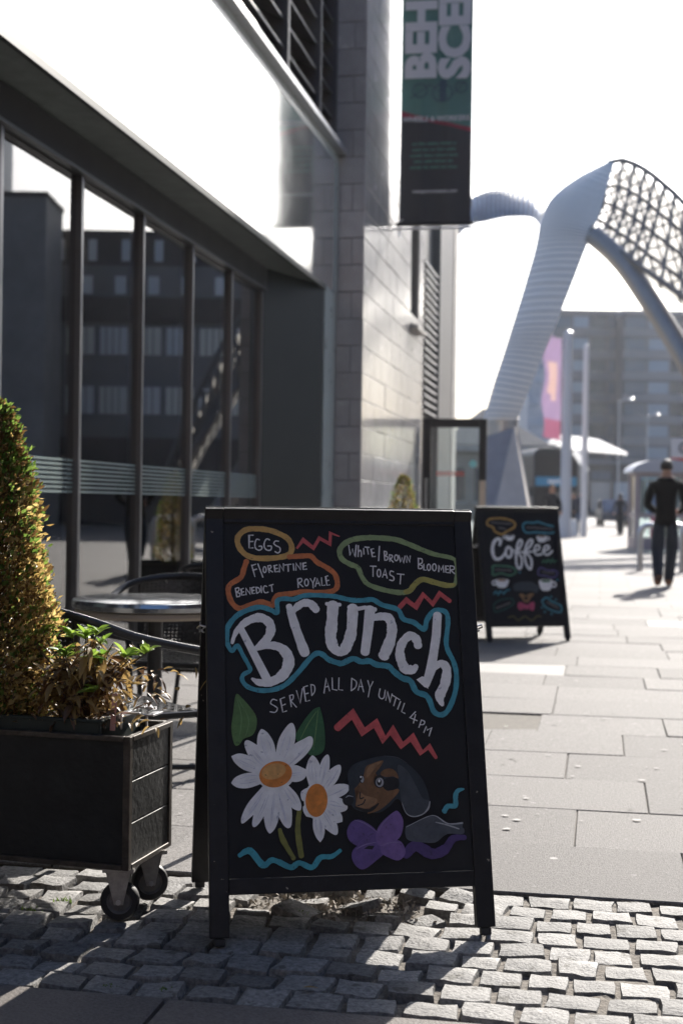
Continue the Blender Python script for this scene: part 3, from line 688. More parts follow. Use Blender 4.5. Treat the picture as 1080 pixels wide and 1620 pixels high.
# ================================================================ pavement boards
BWD, BS, BHT = .749, .31, 1.115                    # width, setback of the top, height of the top
BL = hypot(BS, BHT); SN, CS = BS / BL, BHT / BL
def P(a, b, n=0.0):                                # point on the front leaf: along, up the slope, outwards
    return (a, b * SN - n * CS, b * CS + n * SN)
RS = .60; RL = hypot(RS - BS - .012, BHT); RSN, RCS = (RS - BS - .012) / RL, BHT / RL
def Q(a, b, n=0.0):                                # the same for the rear leaf (its face looks back)
    return (a, RS - b * RSN + n * RCS, b * RCS + n * RSN)
def slab(mb, F, a0, a1, b0, b1, n0, n1):
    return mb.hexa([F(a0, b0, n0), F(a1, b0, n0), F(a1, b0, n1), F(a0, b0, n1), F(a0, b1, n0), F(a1, b1, n0), F(a1, b1, n1), F(a0, b1, n1)])
def a_board(loc_, yaw, label):
    e = empty('pavement_board', loc_, yaw, label, 'signboard', 'black A-frame pavement boards')
    hw = BWD / 2
    for F, nm, ll in ((P, 'front', BL), (Q, 'rear', RL)):
        for s in (-1, 1):
            a0, a1 = (-hw, -hw + .050) if s < 0 else (hw - .050, hw)
            lg = recalc(slab(MB(), F, a0, a1, .022, ll - .001, -.030, 0).build(nm + '_leg', BLACKWOOD, e, bevel=.0025))
            recalc(slab(MB(), F, (a0 + a1) / 2 - .014, (a0 + a1) / 2 + .014, 0.002, .0218, -.026, -.004).build('rubber_foot', RUBBER, lg, bevel=.003))
        recalc(slab(MB(), F, -hw + .0503, hw - .0503, ll - .047, ll, -.030, -.0004).build('top_rail', BLACKWOOD, e, bevel=.002))
        recalc(slab(MB(), F, -hw + .0503, hw - .0503, .127, .167, -.030, -.0004).build('bottom_rail', BLACKWOOD, e, bevel=.002))
        pn = recalc(slab(MB(), F, -hw + .0505, hw - .0505, .1673, ll - .0473, -.020, -.006).build('board_panel', BOARD, e))
        if nm == 'front': front = pn
    for s in (-1, 1):                              # hinge at the top, hook and stay at the side
        recalc(slab(MB(), lambda a, b, n: (a, BS + b, 1.05 + n), s * .25 - .03, s * .25 + .03, .002, .010, 0, .05).build('hinge', STEEL, e))
        x = s * (hw + .004); y0, z0 = P(0, .82)[1:]
        pts = [(x - s * .004, y0 + .012, z0), (x + s * .012, y0 + .018, z0 + .004), (x + s * .018, y0 + .030, z0 - .004), (x + s * .008, y0 + .040, z0 - .010), (x, y0 + .030, z0 - .016), (x + s * .006, y0 + .015, z0 - .012)]
        hk = MB().tube(pts, .0025, 6).build('hook', STEEL, e, smooth=True)
        zz = Q(0, .84)
        MB().tube([(x - s * .001, y0 + .012, z0), (x + s * .006, (y0 + zz[1]) / 2, z0 - .02), (x - s * .001, zz[1] - .02, z0 - .0)], .002, 5).build('stay', STEEL, hk, smooth=True)
    return e, front

def design(loc_, yaw):                             # drawing units of the painted design -> metres on the leaf
    ex = Vector((cos(yaw), sin(yaw), 0)); bk = Vector((-sin(yaw), cos(yaw), 0)); o_ = Vector(loc_)
    upv = bk * SN + Vector((0, 0, CS)); nv = ex.cross(upv)
    def f(u, v):
        d = at(u, v, 1) - EYE; p = EYE + d * (nv.dot(o_ - EYE) / nv.dot(d)) - o_
        return (p.dot(ex), p.dot(upv))
    return f

class Art:
    """flat paint on the board: every stroke lies a hair above the one before"""
    def __init__(s, panel, design, ox=0, oy=0, k=1.0): s.p = panel; s.d = design; s.ox, s.oy, s.k = ox, oy, k; s.lv = 0; s.rnd = random.Random(11)
    def org(s, ox, oy, k): s.ox, s.oy, s.k = ox, oy, k; return s
    def m(s, p): return Vector(s.d(s.ox + p[0] / s.k, s.oy + p[1] / s.k))
    def n(s): s.lv += 1; return -.0056 + .00003 * s.lv
    def curve(s, pts, closed, smooth):
        V = [s.m(p) for p in pts]
        if not smooth: return V
        out = []; N = len(V)
        for i in range(N if closed else N - 1):
            if closed: p0, p1, p2, p3 = V[i - 1], V[i], V[(i + 1) % N], V[(i + 2) % N]
            else: p0, p1, p2, p3 = V[max(i - 1, 0)], V[i], V[i + 1], V[min(i + 2, N - 1)]
            for k in range(6):
                t = k / 6; out.append(.5 * ((2 * p1) + (p2 - p0) * t + (2 * p0 - 5 * p1 + 4 * p2 - p3) * t * t + (3 * p1 - p0 - 3 * p2 + p3) * t ** 3))
        if not closed: out.append(V[-1])
        return out
    def ribbon(s, mb, pts, w, closed=False, smooth=True, taper=(1, 1), cap=True, jit=.06):
        V = s.curve(pts, closed, smooth); N = len(V); n = s.n(); unit = (s.m((1, 0)) - s.m((0, 0))).length
        ws = w if isinstance(w, (list, tuple)) else None
        L = []; R = []
        ph = s.rnd.uniform(0, 6)
        for i in range(N):
            t = (V[(i + 1) % N] - V[i - 1]) if closed else (V[min(i + 1, N - 1)] - V[max(i - 1, 0)])
            if t.length < 1e-9: t = Vector((1, 0))
            t.normalize(); q = Vector((-t.y, t.x)); f_ = i / max(1, N - 1)
            if ws:
                x = f_ * (len(ws) - 1); j = min(int(x), len(ws) - 2); wd = ws[j] + (ws[j + 1] - ws[j]) * (x - j)
            else: wd = w
            wd = wd * unit / 2 * (taper[0] + (1 - taper[0]) * min(1, f_ * 6)) * (taper[1] + (1 - taper[1]) * min(1, (1 - f_) * 6)) * (1 + jit * sin(i * .9 + ph) + jit * .7 * sin(i * 2.3 + ph * 2))
            mit = 1.0
            if not smooth and 0 < i < N - 1:
                a_ = (V[i] - V[i - 1]).normalized(); mit = min(1.6, 1 / max(.3, abs(a_.dot(t))))
            L.append(V[i] + q * wd * mit); R.append(V[i] - q * wd * mit)
        vs = [P(a.x, a.y, n) for a in L] + [P(a.x, a.y, n) for a in R]
        fs = [(i, (i + 1) % N, N + (i + 1) % N, N + i) for i in range(N if closed else N - 1)]
        mb.add(vs, fs)
        if cap and not closed:
            for c, d, l, r in ((V[0], V[0] - V[1], L[0], R[0]), (V[-1], V[-1] - V[-2], L[-1], R[-1])):
                rad = (l - r).length / 2; d = d.normalized(); q = (l - c).normalized()
                pts_ = [c + q * rad * cos(a * pi / 6) + d * rad * .8 * sin(a * pi / 6) for a in range(7)]
                mb.add([P(a.x, a.y, n) for a in pts_], [tuple(range(7))])
        return mb
    def poly(s, mb, pts, smooth=True):
        V = s.curve(pts, True, smooth); n = s.n()
        bm = bmesh.new(); vv = [bm.verts.new((a.x, a.y, 0)) for a in V]
        try: bm.faces.new(vv)
        except ValueError: pass
        bmesh.ops.triangulate(bm, faces=bm.faces[:]); bm.verts.index_update()
        mb.add([P(v.co.x, v.co.y, n) for v in bm.verts], [tuple(v.index for v in f.verts) for f in bm.faces]); bm.free(); return mb
    def oval(s, mb, c, rx, ry, rot=0, fill=True, w=0):
        pts = [(c[0] + rx * cos(a) * cos(rot) - ry * sin(a) * sin(rot), c[1] + rx * cos(a) * sin(rot) + ry * sin(a) * cos(rot)) for a in [k * pi / 6 for k in range(12)]]
        return s.poly(mb, pts) if fill else s.ribbon(mb, pts, w, closed=True)
    def petal(s, mb, c, tip, w, f0=.0):
        c = Vector(c); t = Vector(tip); d = t - c; q = Vector((-d.y, d.x)).normalized() * w / 2; j = s.rnd.uniform
        pts = [c + d * f0 + q * .35, c + d * .35 + q * .75, c + d * .65 + q * j(.95, 1.05), c + d * .88 + q * j(.6, .8), t + q * j(.05, .3), t - q * j(.1, .3), c + d * .88 - q * j(.6, .8), c + d * .65 - q * j(.95, 1.05), c + d * .35 - q * .75, c + d * f0 - q * .35]
        return s.poly(mb, [tuple(p) for p in pts])
    def done(s, mb, name, m, label=None):
        o = recalc_up(mb.build(name, m, s.p))
        if label: o['label'] = label
        return o
    def word(s, strokes, w, name='painted_word', m=None, label=None):
        mb = MB()
        for st in strokes:
            if st[0] == 'o': s.oval(mb, (st[1], st[2]), st[3], st[4], fill=False, w=w)
            else:
                sm = st[0] == 's'; s.ribbon(mb, st[1:] if sm else st, w, smooth=sm, jit=.1)
        return s.done(mb, name, m or CHALK, label)
def recalc_up(o):                                  # paint faces outwards
    me = o.data
    for p in me.polygons:
        if p.normal.y > 0: p.flip()
    me.update(); return o

YEL, ORA, TEA, TEAL2 = paint('ochre', (.50, .30, .085)), paint('orange', (.50, .15, .045)), paint('teal', (.055, .27, .34)), paint('turquoise', (.045, .30, .36))
GRN, OLI, REDP, LEAF1, LEAF2, STEM = paint('sage', (.22, .29, .13)), paint('olive', (.33, .30, .075)), paint('coral', (.50, .085, .085)), paint('leaf_green', (.085, .17, .05)), paint('dark_leaf', (.03, .11, .04)), paint('stem', (.17, .17, .035))
DORA, DORA2 = paint('daisy_orange', (.60, .20, .03)), paint('daisy_peach', (.62, .32, .10))
NAVY, NAVY2, BROWN, BROWN2 = paint('slate', (.017, .024, .032)), paint('slate_light', (.040, .048, .058)), paint('dog_brown', (.15, .072, .028), .35), paint('dog_tan', (.24, .13, .06), .3)
BLK, GREY, LGREY = paint('black', (.006, .006, .007)), paint('grey', (.055, .063, .078)), paint('light_grey', (.30, .31, .33))
PUR, PUR2, DPUR = paint('purple', (.105, .062, .21)), paint('lilac', (.15, .085, .25)), paint('deep_purple', (.055, .030, .13))

BRUSH = paint('grey_lilac_brush', (.60, .60, .64)); BRUSH2 = paint('leaf_brush', (.12, .23, .08))
b1, pan1 = a_board((-.601, 3.599, 0), radians(21.06), 'big black pavement board painted with Brunch, daisies and a dog')
A = Art(pan1, design((-.601, 3.599, 0), radians(21.06)))
A.org(350, 820, 5.4)
A.done(A.ribbon(MB(), [(310, 85), (210, 95), (145, 155), (150, 230), (210, 305), (300, 335), (450, 335), (570, 310), (605, 250), (570, 170), (480, 120), (400, 95)], 48, True), 'painted_outline', YEL)
A.done(A.ribbon(MB(), [(580, 325), (700, 318), (770, 320), (820, 370), (900, 415), (970, 470), (993, 540), (980, 600), (900, 628), (700, 625), (600, 640), (500, 650), (460, 680), (442, 742), (400, 725), (330, 710), (230, 745), (150, 765), (90, 710), (62, 620), (80, 560), (170, 500), (195, 430), (218, 362)], 45), 'painted_outline', ORA)
A.done(A.ribbon(MB(), [(650, 250), (700, 180), (790, 250), (840, 165), (930, 215), (935, 120), (1010, 150)], 30, smooth=False, taper=(.7, .4)), 'painted_zigzag', REDP)
A.word([((275, 140), (240, 140), (240, 250), (275, 248)), ((240, 195), (275, 193)), ('s', (328, 180), (305, 175), (290, 210), (295, 250), (320, 268), (345, 260), (348, 235), (325, 235)),
        ('s', (415, 180), (390, 172), (370, 205), (372, 245), (395, 268), (425, 265), (430, 235), (400, 232)), ('s', (492, 192), (465, 190), (452, 210), (470, 230), (500, 245), (505, 275), (485, 292), (462, 280))], 11, label='chalk word EGGS')
A.word([((262, 395), (290, 495)), ((262, 400), (298, 388)), ((272, 440), (305, 430)), ((315, 385), (358, 500)), ('o', 373, 435, 13, 25), ((400, 400), (412, 460)), ('s', (400, 402), (425, 400), (425, 420), (405, 430)), ((405, 430), (440, 455)),
        ((480, 395), (455, 400), (462, 455), (490, 450)), ((458, 428), (482, 424)), ((500, 455), (500, 390), (535, 445), (533, 385)), ((545, 395), (600, 388)), ((572, 392), (575, 450)), ((617, 385), (622, 440)), ((640, 440), (640, 380), (680, 435), (678, 378)),
        ((725, 376), (700, 380), (702, 435), (732, 430)), ((701, 408), (726, 402))], 10, label='chalk word FLORENTINE')
A.word([((655, 515), (660, 588)), ('s', (655, 515), (685, 510), (688, 535), (662, 548)), ((662, 548), (700, 582)), ('o', 730, 545, 16, 29), ((762, 512), (785, 550), (803, 505)), ((785, 550), (787, 592)), ((805, 580), (822, 510), (845, 572)), ((812, 555), (838, 550)),
        ((858, 505), (862, 572), (888, 568)), ((912, 488), (893, 494), (904, 570), (928, 565)), ((898, 532), (920, 526))], 10, label='chalk word ROYALE')
A.word([((122, 595), (135, 665)), ('s', (122, 597), (150, 590), (152, 615), (132, 628), (160, 640), (158, 662), (135, 668)), ((192, 595), (172, 602), (178, 655), (200, 650)), ((175, 630), (195, 624)), ((215, 650), (212, 595), (250, 645), (248, 588)), ((284, 585), (262, 590), (268, 642), (288, 638)), ((265, 616), (284, 612)),
        ((300, 585), (305, 638)), ('s', (298, 585), (325, 595), (330, 622), (305, 638)), ((342, 575), (346, 632)), ('s', (392, 580), (370, 575), (362, 605), (375, 632), (402, 628)), ((412, 572), (445, 562)), ((430, 568), (437, 622))], 10, label='chalk word BENEDICT')
A.org(530, 830, 5.4)
A.done(A.ribbon(MB(), [(280, 108), (150, 125), (70, 170), (40, 225), (60, 290), (130, 335), (195, 365), (235, 450), (290, 510), (420, 555), (560, 578), (640, 560), (690, 500), (750, 465), (850, 490), (950, 515), (1020, 508), (1037, 430), (1033, 320), (990, 280), (850, 250), (740, 210), (620, 160), (520, 125), (400, 112)], [46, 46, 44, 40, 44, 46, 44, 26, 40, 46, 46], True), 'painted_outline', GRN)
A.done(A.ribbon(MB(), [(600, 572), (640, 560), (690, 500), (750, 465), (850, 490), (950, 515), (1020, 510)], 46, taper=(.8, .6)), 'painted_outline', OLI)
A.done(A.ribbon(MB(), [(555, 700), (610, 640), (690, 700), (755, 595), (835, 675), (895, 585), (980, 650)], 38, smooth=False), 'painted_zigzag', REDP)
A.word([((118, 172), (130, 260), (150, 205), (172, 272), (182, 172)), ((200, 175), (198, 270)), ('s', (198, 235), (215, 215), (225, 235), (225, 270)), ((245, 200), (248, 250)), ((255, 188), (292, 192)), ((275, 190), (285, 250)), ((330, 203), (308, 207), (320, 272), (345, 268)), ((314, 240), (336, 236)), ((380, 182), (373, 305))], 10, label='chalk word WHITE')
A.word([((420, 225), (425, 300)), ('s', (418, 225), (440, 230), (440, 255), (424, 262), (450, 275), (445, 298), (425, 302)), ((465, 255), (468, 312)), ('s', (465, 255), (488, 260), (485, 282), (468, 286)), ((468, 286), (498, 318)), ('o', 523, 281, 14, 25), ((545, 260), (560, 318), (572, 280), (585, 325), (598, 265)), ((612, 320), (612, 262), (640, 318), (642, 265))], 10, label='chalk word BROWN')
A.word([((712, 285), (712, 370)), ('s', (708, 285), (742, 292), (742, 325), (714, 335), (745, 350), (738, 372), (712, 372)), ((758, 335), (758, 385), (778, 386)), ('o', 801, 362, 14, 27), ('o', 848, 362, 16, 30), ((885, 400), (888, 345), (905, 385), (922, 345), (928, 405)),
        ((968, 352), (945, 350), (945, 405), (970, 408)), ((945, 378), (966, 380)), ((982, 350), (982, 412)), ('s', (982, 350), (1013, 355), (1016, 378), (985, 385)), ((985, 385), (1022, 418))], 10, label='chalk word BLOOMER')
A.word([((300, 352), (352, 354)), ((325, 354), (325, 440)), ('o', 375, 412, 15, 32), ((405, 448), (428, 378), (445, 455)), ((412, 425), (440, 428)), ('s', (500, 400), (475, 395), (470, 425), (500, 445), (498, 475), (465, 470)), ((530, 418), (590, 424)), ((562, 422), (556, 505))], 10, label='chalk word TOAST')
# teal outline round the big word (two neighbouring drawing patches)
def pA3(*p): return [(350 + x / 5.4, 930 + y / 5.4) for x, y in p]
def pA4(*p): return [(540 + x / 5.4, 940 + y / 5.4) for x, y in p]
A.org(0, 0, 1)
out = pA3((60, 330), (130, 240), (220, 190), (330, 162), (420, 185), (478, 208), (480, 110), (540, 90), (620, 95), (700, 65), (800, 60), (900, 65), (980, 72)) + pA4((0, 30), (100, 50), (200, 50), (270, 45), (350, 90), (480, 130), (530, 210), (620, 240), (705, 298), (730, 220), (780, 150), (850, 135), (900, 165), (910, 250), (895, 400), (910, 480), (960, 580), (983, 700), (968, 850), (910, 990), (850, 1030), (790, 1000), (755, 910), (720, 862), (640, 830), (590, 740), (520, 715), (450, 660), (400, 615), (300, 600), (240, 570), (170, 575), (100, 550), (10, 588)) + pA3((1000, 640), (920, 612), (870, 570), (820, 557), (760, 600), (650, 730), (550, 825), (450, 868), (330, 875), (230, 845), (182, 790), (190, 740), (248, 705), (235, 660), (190, 580), (140, 492), (95, 535), (60, 490), (50, 420))
A.done(A.ribbon(MB(), out, [8, 7.2, 7, 7.6, 8, 7.4, 8, 9, 8.5, 8, 7, 6, 7.5], True), 'painted_outline', TEA)
big = MB()
A.org(350, 930, 5.4)
A.ribbon(big, [(95, 470), (112, 410), (150, 345), (230, 280), (330, 252), (405, 290), (425, 350), (395, 430), (290, 520)], [26, 36, 50, 66, 78, 76, 80, 74, 34])
A.ribbon(big, [(300, 515), (420, 490), (515, 515), (575, 595), (562, 690), (500, 765), (400, 808), (320, 805), (265, 775)], [40, 62, 80, 98, 96, 84, 70, 56, 22])
A.ribbon(big, [(168, 345), (280, 560), (395, 785)], [52, 66, 72], smooth=False)
A.ribbon(big, [(580, 155), (640, 350), (715, 555)], [58, 80, 86])
A.ribbon(big, [(610, 205), (650, 160), (705, 128), (765, 135), (812, 185)], [40, 62, 66, 70, 70])
A.ribbon(big, [(900, 135), (1015, 142)], 32, smooth=False)
A.ribbon(big, [(955, 145), (945, 300), (935, 420), (965, 515), (1030, 555)], [95, 100, 100, 92, 60])
A.org(540, 940, 5.4)
A.ribbon(big, [(-30, 500), (20, 480), (62, 400), (88, 300), (98, 112)], [50, 86, 96, 92, 86])
A.ribbon(big, [(65, 110), (150, 122), (200, 112), (290, 130)], 36, smooth=False)
A.ribbon(big, [(245, 130), (228, 300), (202, 495)], [84, 82, 74], smooth=False)
A.ribbon(big, [(265, 205), (340, 188), (405, 205), (432, 285), (418, 390), (362, 525)], [50, 66, 80, 84, 90, 98])
A.ribbon(big, [(655, 440), (640, 385), (590, 352), (530, 400), (500, 480), (512, 570), (550, 638), (612, 640), (638, 615)], [70, 76, 70, 72, 76, 82, 86, 72, 40])
A.ribbon(big, [(820, 178), (810, 350), (788, 500), (765, 640), (722, 770)], [76, 76, 82, 90, 62], smooth=False)
A.poly(big, [(640, 728), (690, 700), (745, 720), (742, 808), (690, 775)], smooth=False)
A.ribbon(big, [(780, 640), (845, 592), (898, 635), (885, 760), (840, 870), (862, 945)], [40, 66, 78, 84, 84, 30])
A.done(big, 'painted_word', WHITEP, 'big white painted word Brunch')
A.org(410, 1060, 3.724)
A.word([('s', (105, 178), (80, 172), (68, 195), (90, 210), (108, 225), (95, 248), (65, 245)), ((150, 160), (125, 170), (140, 248), (162, 240)), ((132, 210), (155, 200)), ((180, 150), (190, 215)), ('s', (180, 150), (200, 146), (200, 168), (186, 180)), ((186, 180), (220, 218)), ((220, 120), (242, 195), (255, 110)),
        ((285, 92), (262, 100), (275, 185), (298, 178)), ((268, 142), (290, 135)), ((305, 85), (310, 150)), ('s', (303, 85), (325, 92), (327, 125), (310, 150))], 6.5, label='chalk word SERVED')
A.word([((382, 135), (395, 48), (415, 122)), ((388, 100), (408, 95)), ((430, 45), (432, 113), (458, 118)), ((470, 45), (468, 115), (492, 118)), ((545, 48), (542, 122)), ('s', (545, 48), (572, 68), (568, 100), (542, 122)), ((583, 118), (597, 55), (615, 128)), ((588, 95), (610, 98)), ((640, 62), (652, 105), (670, 68)), ((652, 105), (642, 158))], 6.5, label='chalk words ALL DAY')
A.word([('s', (712, 110), (705, 150), (718, 168), (735, 160), (742, 118)), ((745, 178), (755, 125), (772, 190), (782, 140)), ((785, 148), (828, 175)), ((806, 162), (792, 210)), ((832, 185), (815, 230)), ((855, 195), (838, 245), (858, 255)), ((920, 245), (888, 280), (930, 298)), ((920, 262), (908, 312)),
        ((955, 293), (940, 338)), ('s', (955, 294), (974, 303), (967, 320), (947, 321)), ((969, 368), (984, 330), (988, 354), (1015, 338), (1000, 388))], 6.5, label='chalk words UNTIL 4 PM')
A.done(A.ribbon(MB(), [(460, 340), (550, 258), (612, 365), (685, 312), (735, 412), (780, 352), (840, 445), (900, 395), (955, 488), (1000, 450), (1040, 515)], [42, 44, 42, 40, 34, 30, 22], smooth=False), 'painted_zigzag', REDP)
# daisies
A.org(340, 1080, 4.5)
A.done(A.poly(MB(), [(150, 85), (195, 110), (285, 220), (298, 300), (270, 370), (205, 400), (175, 440), (140, 440), (118, 330), (130, 220)]), 'painted_leaf', LEAF1)
A.done(A.poly(MB(), [(735, 175), (752, 190), (780, 330), (775, 480), (690, 520), (620, 460), (575, 385), (620, 290), (690, 200)]), 'painted_leaf', LEAF2)
lb = MB()
for pts in ([(155, 110), (190, 250), (170, 410)], [(170, 120), (240, 260), (220, 380)], [(735, 190), (720, 330), (700, 480)], [(725, 200), (660, 300), (610, 400)]): A.ribbon(lb, pts, [3, 8, 3])
A.done(lb, 'painted_brush_marks', BRUSH2)
A.done(A.ribbon(MB(), [(462, 1045), (485, 1120), (560, 1250)], [26, 40, 30]), 'painted_stem', STEM)
A.done(A.ribbon(MB(), [(602, 905), (590, 1050), (615, 1235)], [30, 40, 40]), 'painted_stem', STEM)
for nm, c, tips, ov in (('painted_daisy', (430, 660), (((330, 335), 120), ((548, 292), 115), ((688, 392), 115), ((655, 640), 120), ((605, 905), 90), ((525, 1030), 105), ((392, 1068), 110), ((278, 1022), 80), ((192, 995), 85), ((122, 715), 110), ((122, 525), 105), ((220, 418), 105)), ((432, 652), 118, 92, -.25)),
                    ('painted_daisy', (720, 840), (((692, 522), 110), ((800, 516), 75), ((885, 588), 90), ((952, 735), 95), ((940, 890), 120), ((902, 990), 95), ((862, 1080), 95), ((748, 1132), 85), ((650, 950), 110), ((620, 770), 110)), ((722, 838), 78, 118, .05))):
    mb = MB()
    for t, w in tips: A.petal(mb, c, t, w)
    A.oval(mb, c, ov[1] * 1.12, ov[2] * 1.12)
    pt = A.done(mb, nm, WHITEP); bm_ = MB()
    for t, w in tips:
        cv_ = Vector(c); tv = Vector(t); d_ = tv - cv_; q_ = Vector((-d_.y, d_.x)).normalized() * w
        for k_ in range(3):
            o_ = A.rnd.uniform(-.27, .27); f0, f1 = A.rnd.uniform(.30, .5), A.rnd.uniform(.7, .92)
            A.ribbon(bm_, [tuple(cv_ + d_ * f0 + q_ * o_ * .8), tuple(cv_ + d_ * (f0 + f1) / 2 + q_ * o_ * 1.1), tuple(cv_ + d_ * f1 + q_ * o_ * .7)], [2, A.rnd.uniform(4, 9), 2])
    A.done(bm_, 'painted_brush_marks', BRUSH)
    cm = A.oval(MB(), ov[0], ov[1], ov[2], ov[3]); A.done(cm, 'painted_daisy_eye', DORA)
    A.done(A.oval(MB(), (ov[0][0] - ov[1] * .12, ov[0][1] - ov[2] * .22), ov[1] * .75, ov[2] * .6, ov[3]), 'painted_highlight', DORA2 if ov[1] > 100 else DORA)
A.done(A.ribbon(MB(), [(175, 1230), (250, 1198), (340, 1298), (400, 1265), (450, 1275), (540, 1315), (600, 1283), (690, 1315), (750, 1245), (830, 1237), (890, 1195)], [30, 50, 40, 36, 40, 36, 40, 34, 26]), 'painted_wave', TEAL2)
# dog
A.org(540, 1190, 5.4)
A.done(A.poly(MB(), [(55, 170), (130, 90), (350, 32), (480, 55), (600, 130), (700, 250), (750, 420), (700, 500), (560, 500), (480, 400), (400, 470), (300, 520), (120, 490), (70, 400), (60, 280)]), 'painted_dog_head', NAVY)
A.done(A.poly(MB(), [(352, 70), (250, 100), (205, 130), (183, 215), (140, 280), (108, 320), (150, 345), (118, 455), (190, 488), (270, 470), (220, 525), (330, 490), (440, 395), (490, 330), (465, 312), (390, 330), (350, 295), (285, 290), (275, 205), (330, 125)]), 'painted_dog_face', BROWN)
A.done(A.poly(MB(), [(330, 190), (360, 150), (420, 140), (465, 170), (485, 225), (440, 207), (380, 212)]), 'painted_dog_brow', BROWN)
A.done(A.poly(MB(), [(340, 78), (250, 108), (215, 150), (215, 215), (245, 190), (290, 130)]), 'painted_dog_brow', BROWN2)
A.done(A.poly(MB(), [(150, 345), (200, 370), (300, 400), (280, 450), (200, 480), (125, 450)]), 'painted_dog_muzzle', BROWN2)
A.done(A.poly(MB(), [(350, 250), (400, 215), (470, 225), (492, 270), (470, 312), (395, 328), (355, 300)]), 'painted_dog_mark', BLK)
A.done(A.oval(MB(), (322, 250), 46, 56), 'painted_dog_eye_ring', BLK); A.done(A.oval(MB(), (325, 258), 33, 40), 'painted_dog_eye', LGREY); A.done(A.oval(MB(), (320, 256), 20, 28), 'painted_dog_pupil', BLK); A.done(A.oval(MB(), (320, 245), 9, 14), 'painted_dog_glint', WHITEP)
A.done(A.oval(MB(), (172, 228), 22, 38), 'painted_dog_eye_ring', BLK); A.done(A.oval(MB(), (176, 232), 14, 28), 'painted_dog_eye', LGREY); A.done(A.oval(MB(), (165, 222), 10, 16), 'painted_dog_pupil', BLK); A.done(A.oval(MB(), (163, 212), 7, 9), 'painted_dog_glint', WHITEP)
A.done(A.oval(MB(), (55, 408), 48, 50), 'painted_dog_nose', BLK)
A.done(A.ribbon(MB(), [(35, 388), (60, 373), (98, 380)], [5, 10, 5]), 'painted_nose_glint', LGREY)
mo = MB(); A.ribbon(mo, [(118, 470), (220, 500), (275, 475), (315, 438)], [14, 26, 28, 10]); A.ribbon(mo, [(158, 345), (158, 395), (188, 388)], 10); A.ribbon(mo, [(200, 405), (182, 440), (138, 457)], 10)
A.done(mo, 'painted_dog_mouth', BLK)
A.done(A.poly(MB(), [(480, 110), (560, 160), (620, 260), (690, 390), (755, 418), (740, 480), (690, 530), (610, 555), (550, 520), (510, 430), (490, 250)]), 'painted_dog_ear', NAVY2)
A.done(A.ribbon(MB(), [(513, 430), (550, 520), (612, 550), (690, 530), (738, 480), (752, 422)], [3, 6, 9, 9, 16, 8]), 'painted_ear_rim', LGREY)
A.done(A.ribbon(MB(), [(360, 32), (470, 45), (560, 95)], [3, 6, 2]), 'painted_head_rim', GREY)
A.done(A.ribbon(MB(), [(545, 880), (630, 800), (770, 868), (880, 830), (950, 740), (1050, 728)], [70, 90, 90, 80, 60, 40]), 'painted_wave', DPUR)
A.done(A.poly(MB(), [(545, 640), (600, 610), (720, 552), (800, 540), (900, 600), (960, 620), (1030, 595), (1030, 640), (1045, 660), (1030, 700), (900, 700), (800, 770), (680, 770), (560, 745)]), 'painted_collar', GREY)
gg = MB(); A.ribbon(gg, [(800, 598), (900, 622), (1000, 655)], [6, 12, 10]); A.ribbon(gg, [(550, 640), (720, 556), (800, 545), (905, 610), (1030, 605)], [4, 6, 6, 10, 14]); A.done(gg, 'painted_highlight', LGREY)
A.done(A.poly(MB(), [(300, 680), (240, 620), (150, 577), (80, 600), (45, 680), (70, 760), (160, 810), (250, 810), (310, 770)]), 'painted_bow', PUR)
A.done(A.poly(MB(), [(200, 775), (110, 820), (85, 890), (120, 970), (190, 1000), (290, 930), (370, 850), (310, 780)]), 'painted_bow', PUR)
A.done(A.poly(MB(), [(340, 800), (430, 760), (500, 760), (542, 830), (530, 890), (480, 925), (400, 900), (340, 860)]), 'painted_bow', PUR2)
A.done(A.poly(MB(), [(295, 690), (340, 600), (430, 520), (480, 505), (525, 590), (500, 720), (400, 795), (310, 790)]), 'painted_bow', PUR2)
A.done(A.poly(MB(), [(190, 825), (230, 798), (280, 800), (262, 832)], False), 'painted_gap', BLK)
lo = MB()
for pts in ([(110, 580), (200, 610), (300, 680)], [(310, 690), (350, 610), (430, 530)], [(120, 830), (200, 790), (290, 770)], [(330, 800), (430, 770), (510, 775)]): A.ribbon(lo, pts, [4, 9, 4])
A.done(lo, 'painted_highlight', paint('pale_lilac', (.20, .14, .31)))
A.done(A.ribbon(MB(), [(875, 505), (905, 462), (968, 455), (970, 375), (990, 330), (1040, 315)], [46, 40, 44, 42, 38, 16]), 'painted_squiggle', TEA)

# second board
b2, pan2 = a_board((-.559, 11.822, 0), radians(26.8), 'smaller-looking black pavement board with Coffee lettering farther along the pavement')
C = Art(pan2, design((-.559, 11.822, 0), radians(26.8))); C.org(755, 810, 7.714)
DT, DG, DO, DP = paint('dim_teal', (.045, .22, .29)), paint('dim_green', (.06, .19, .11)), paint('dim_ochre', (.40, .23, .06)), paint('dim_violet', (.10, .08, .22))
DIMT = mat('dim_chalk', (.24, .22, .22), .8)
wd = MB()
for pts, w in (([(272, 402), (282, 350), (258, 325), (213, 350), (185, 430), (195, 530), (240, 575), (300, 550), (345, 480)], [30, 34, 34, 38, 40, 40, 36, 30, 20]), ([(460, 500), (520, 430), (545, 360), (520, 340), (490, 390), (475, 500), (475, 620), (505, 688), (535, 660), (540, 560), (490, 490)], 26),
               ([(560, 500), (640, 420), (672, 350), (640, 340), (600, 400), (577, 500), (590, 620), (640, 698), (662, 640), (650, 560), (590, 490)], 26), ([(415, 450), (470, 480), (600, 487), (700, 478)], 18),
               ([(690, 480), (750, 450), (755, 412), (720, 405), (695, 460), (720, 520), (790, 510)], 22), ([(795, 485), (870, 442), (866, 412), (830, 415), (805, 470), (840, 522), (890, 500), (912, 470)], 22)): C.ribbon(wd, pts, w)
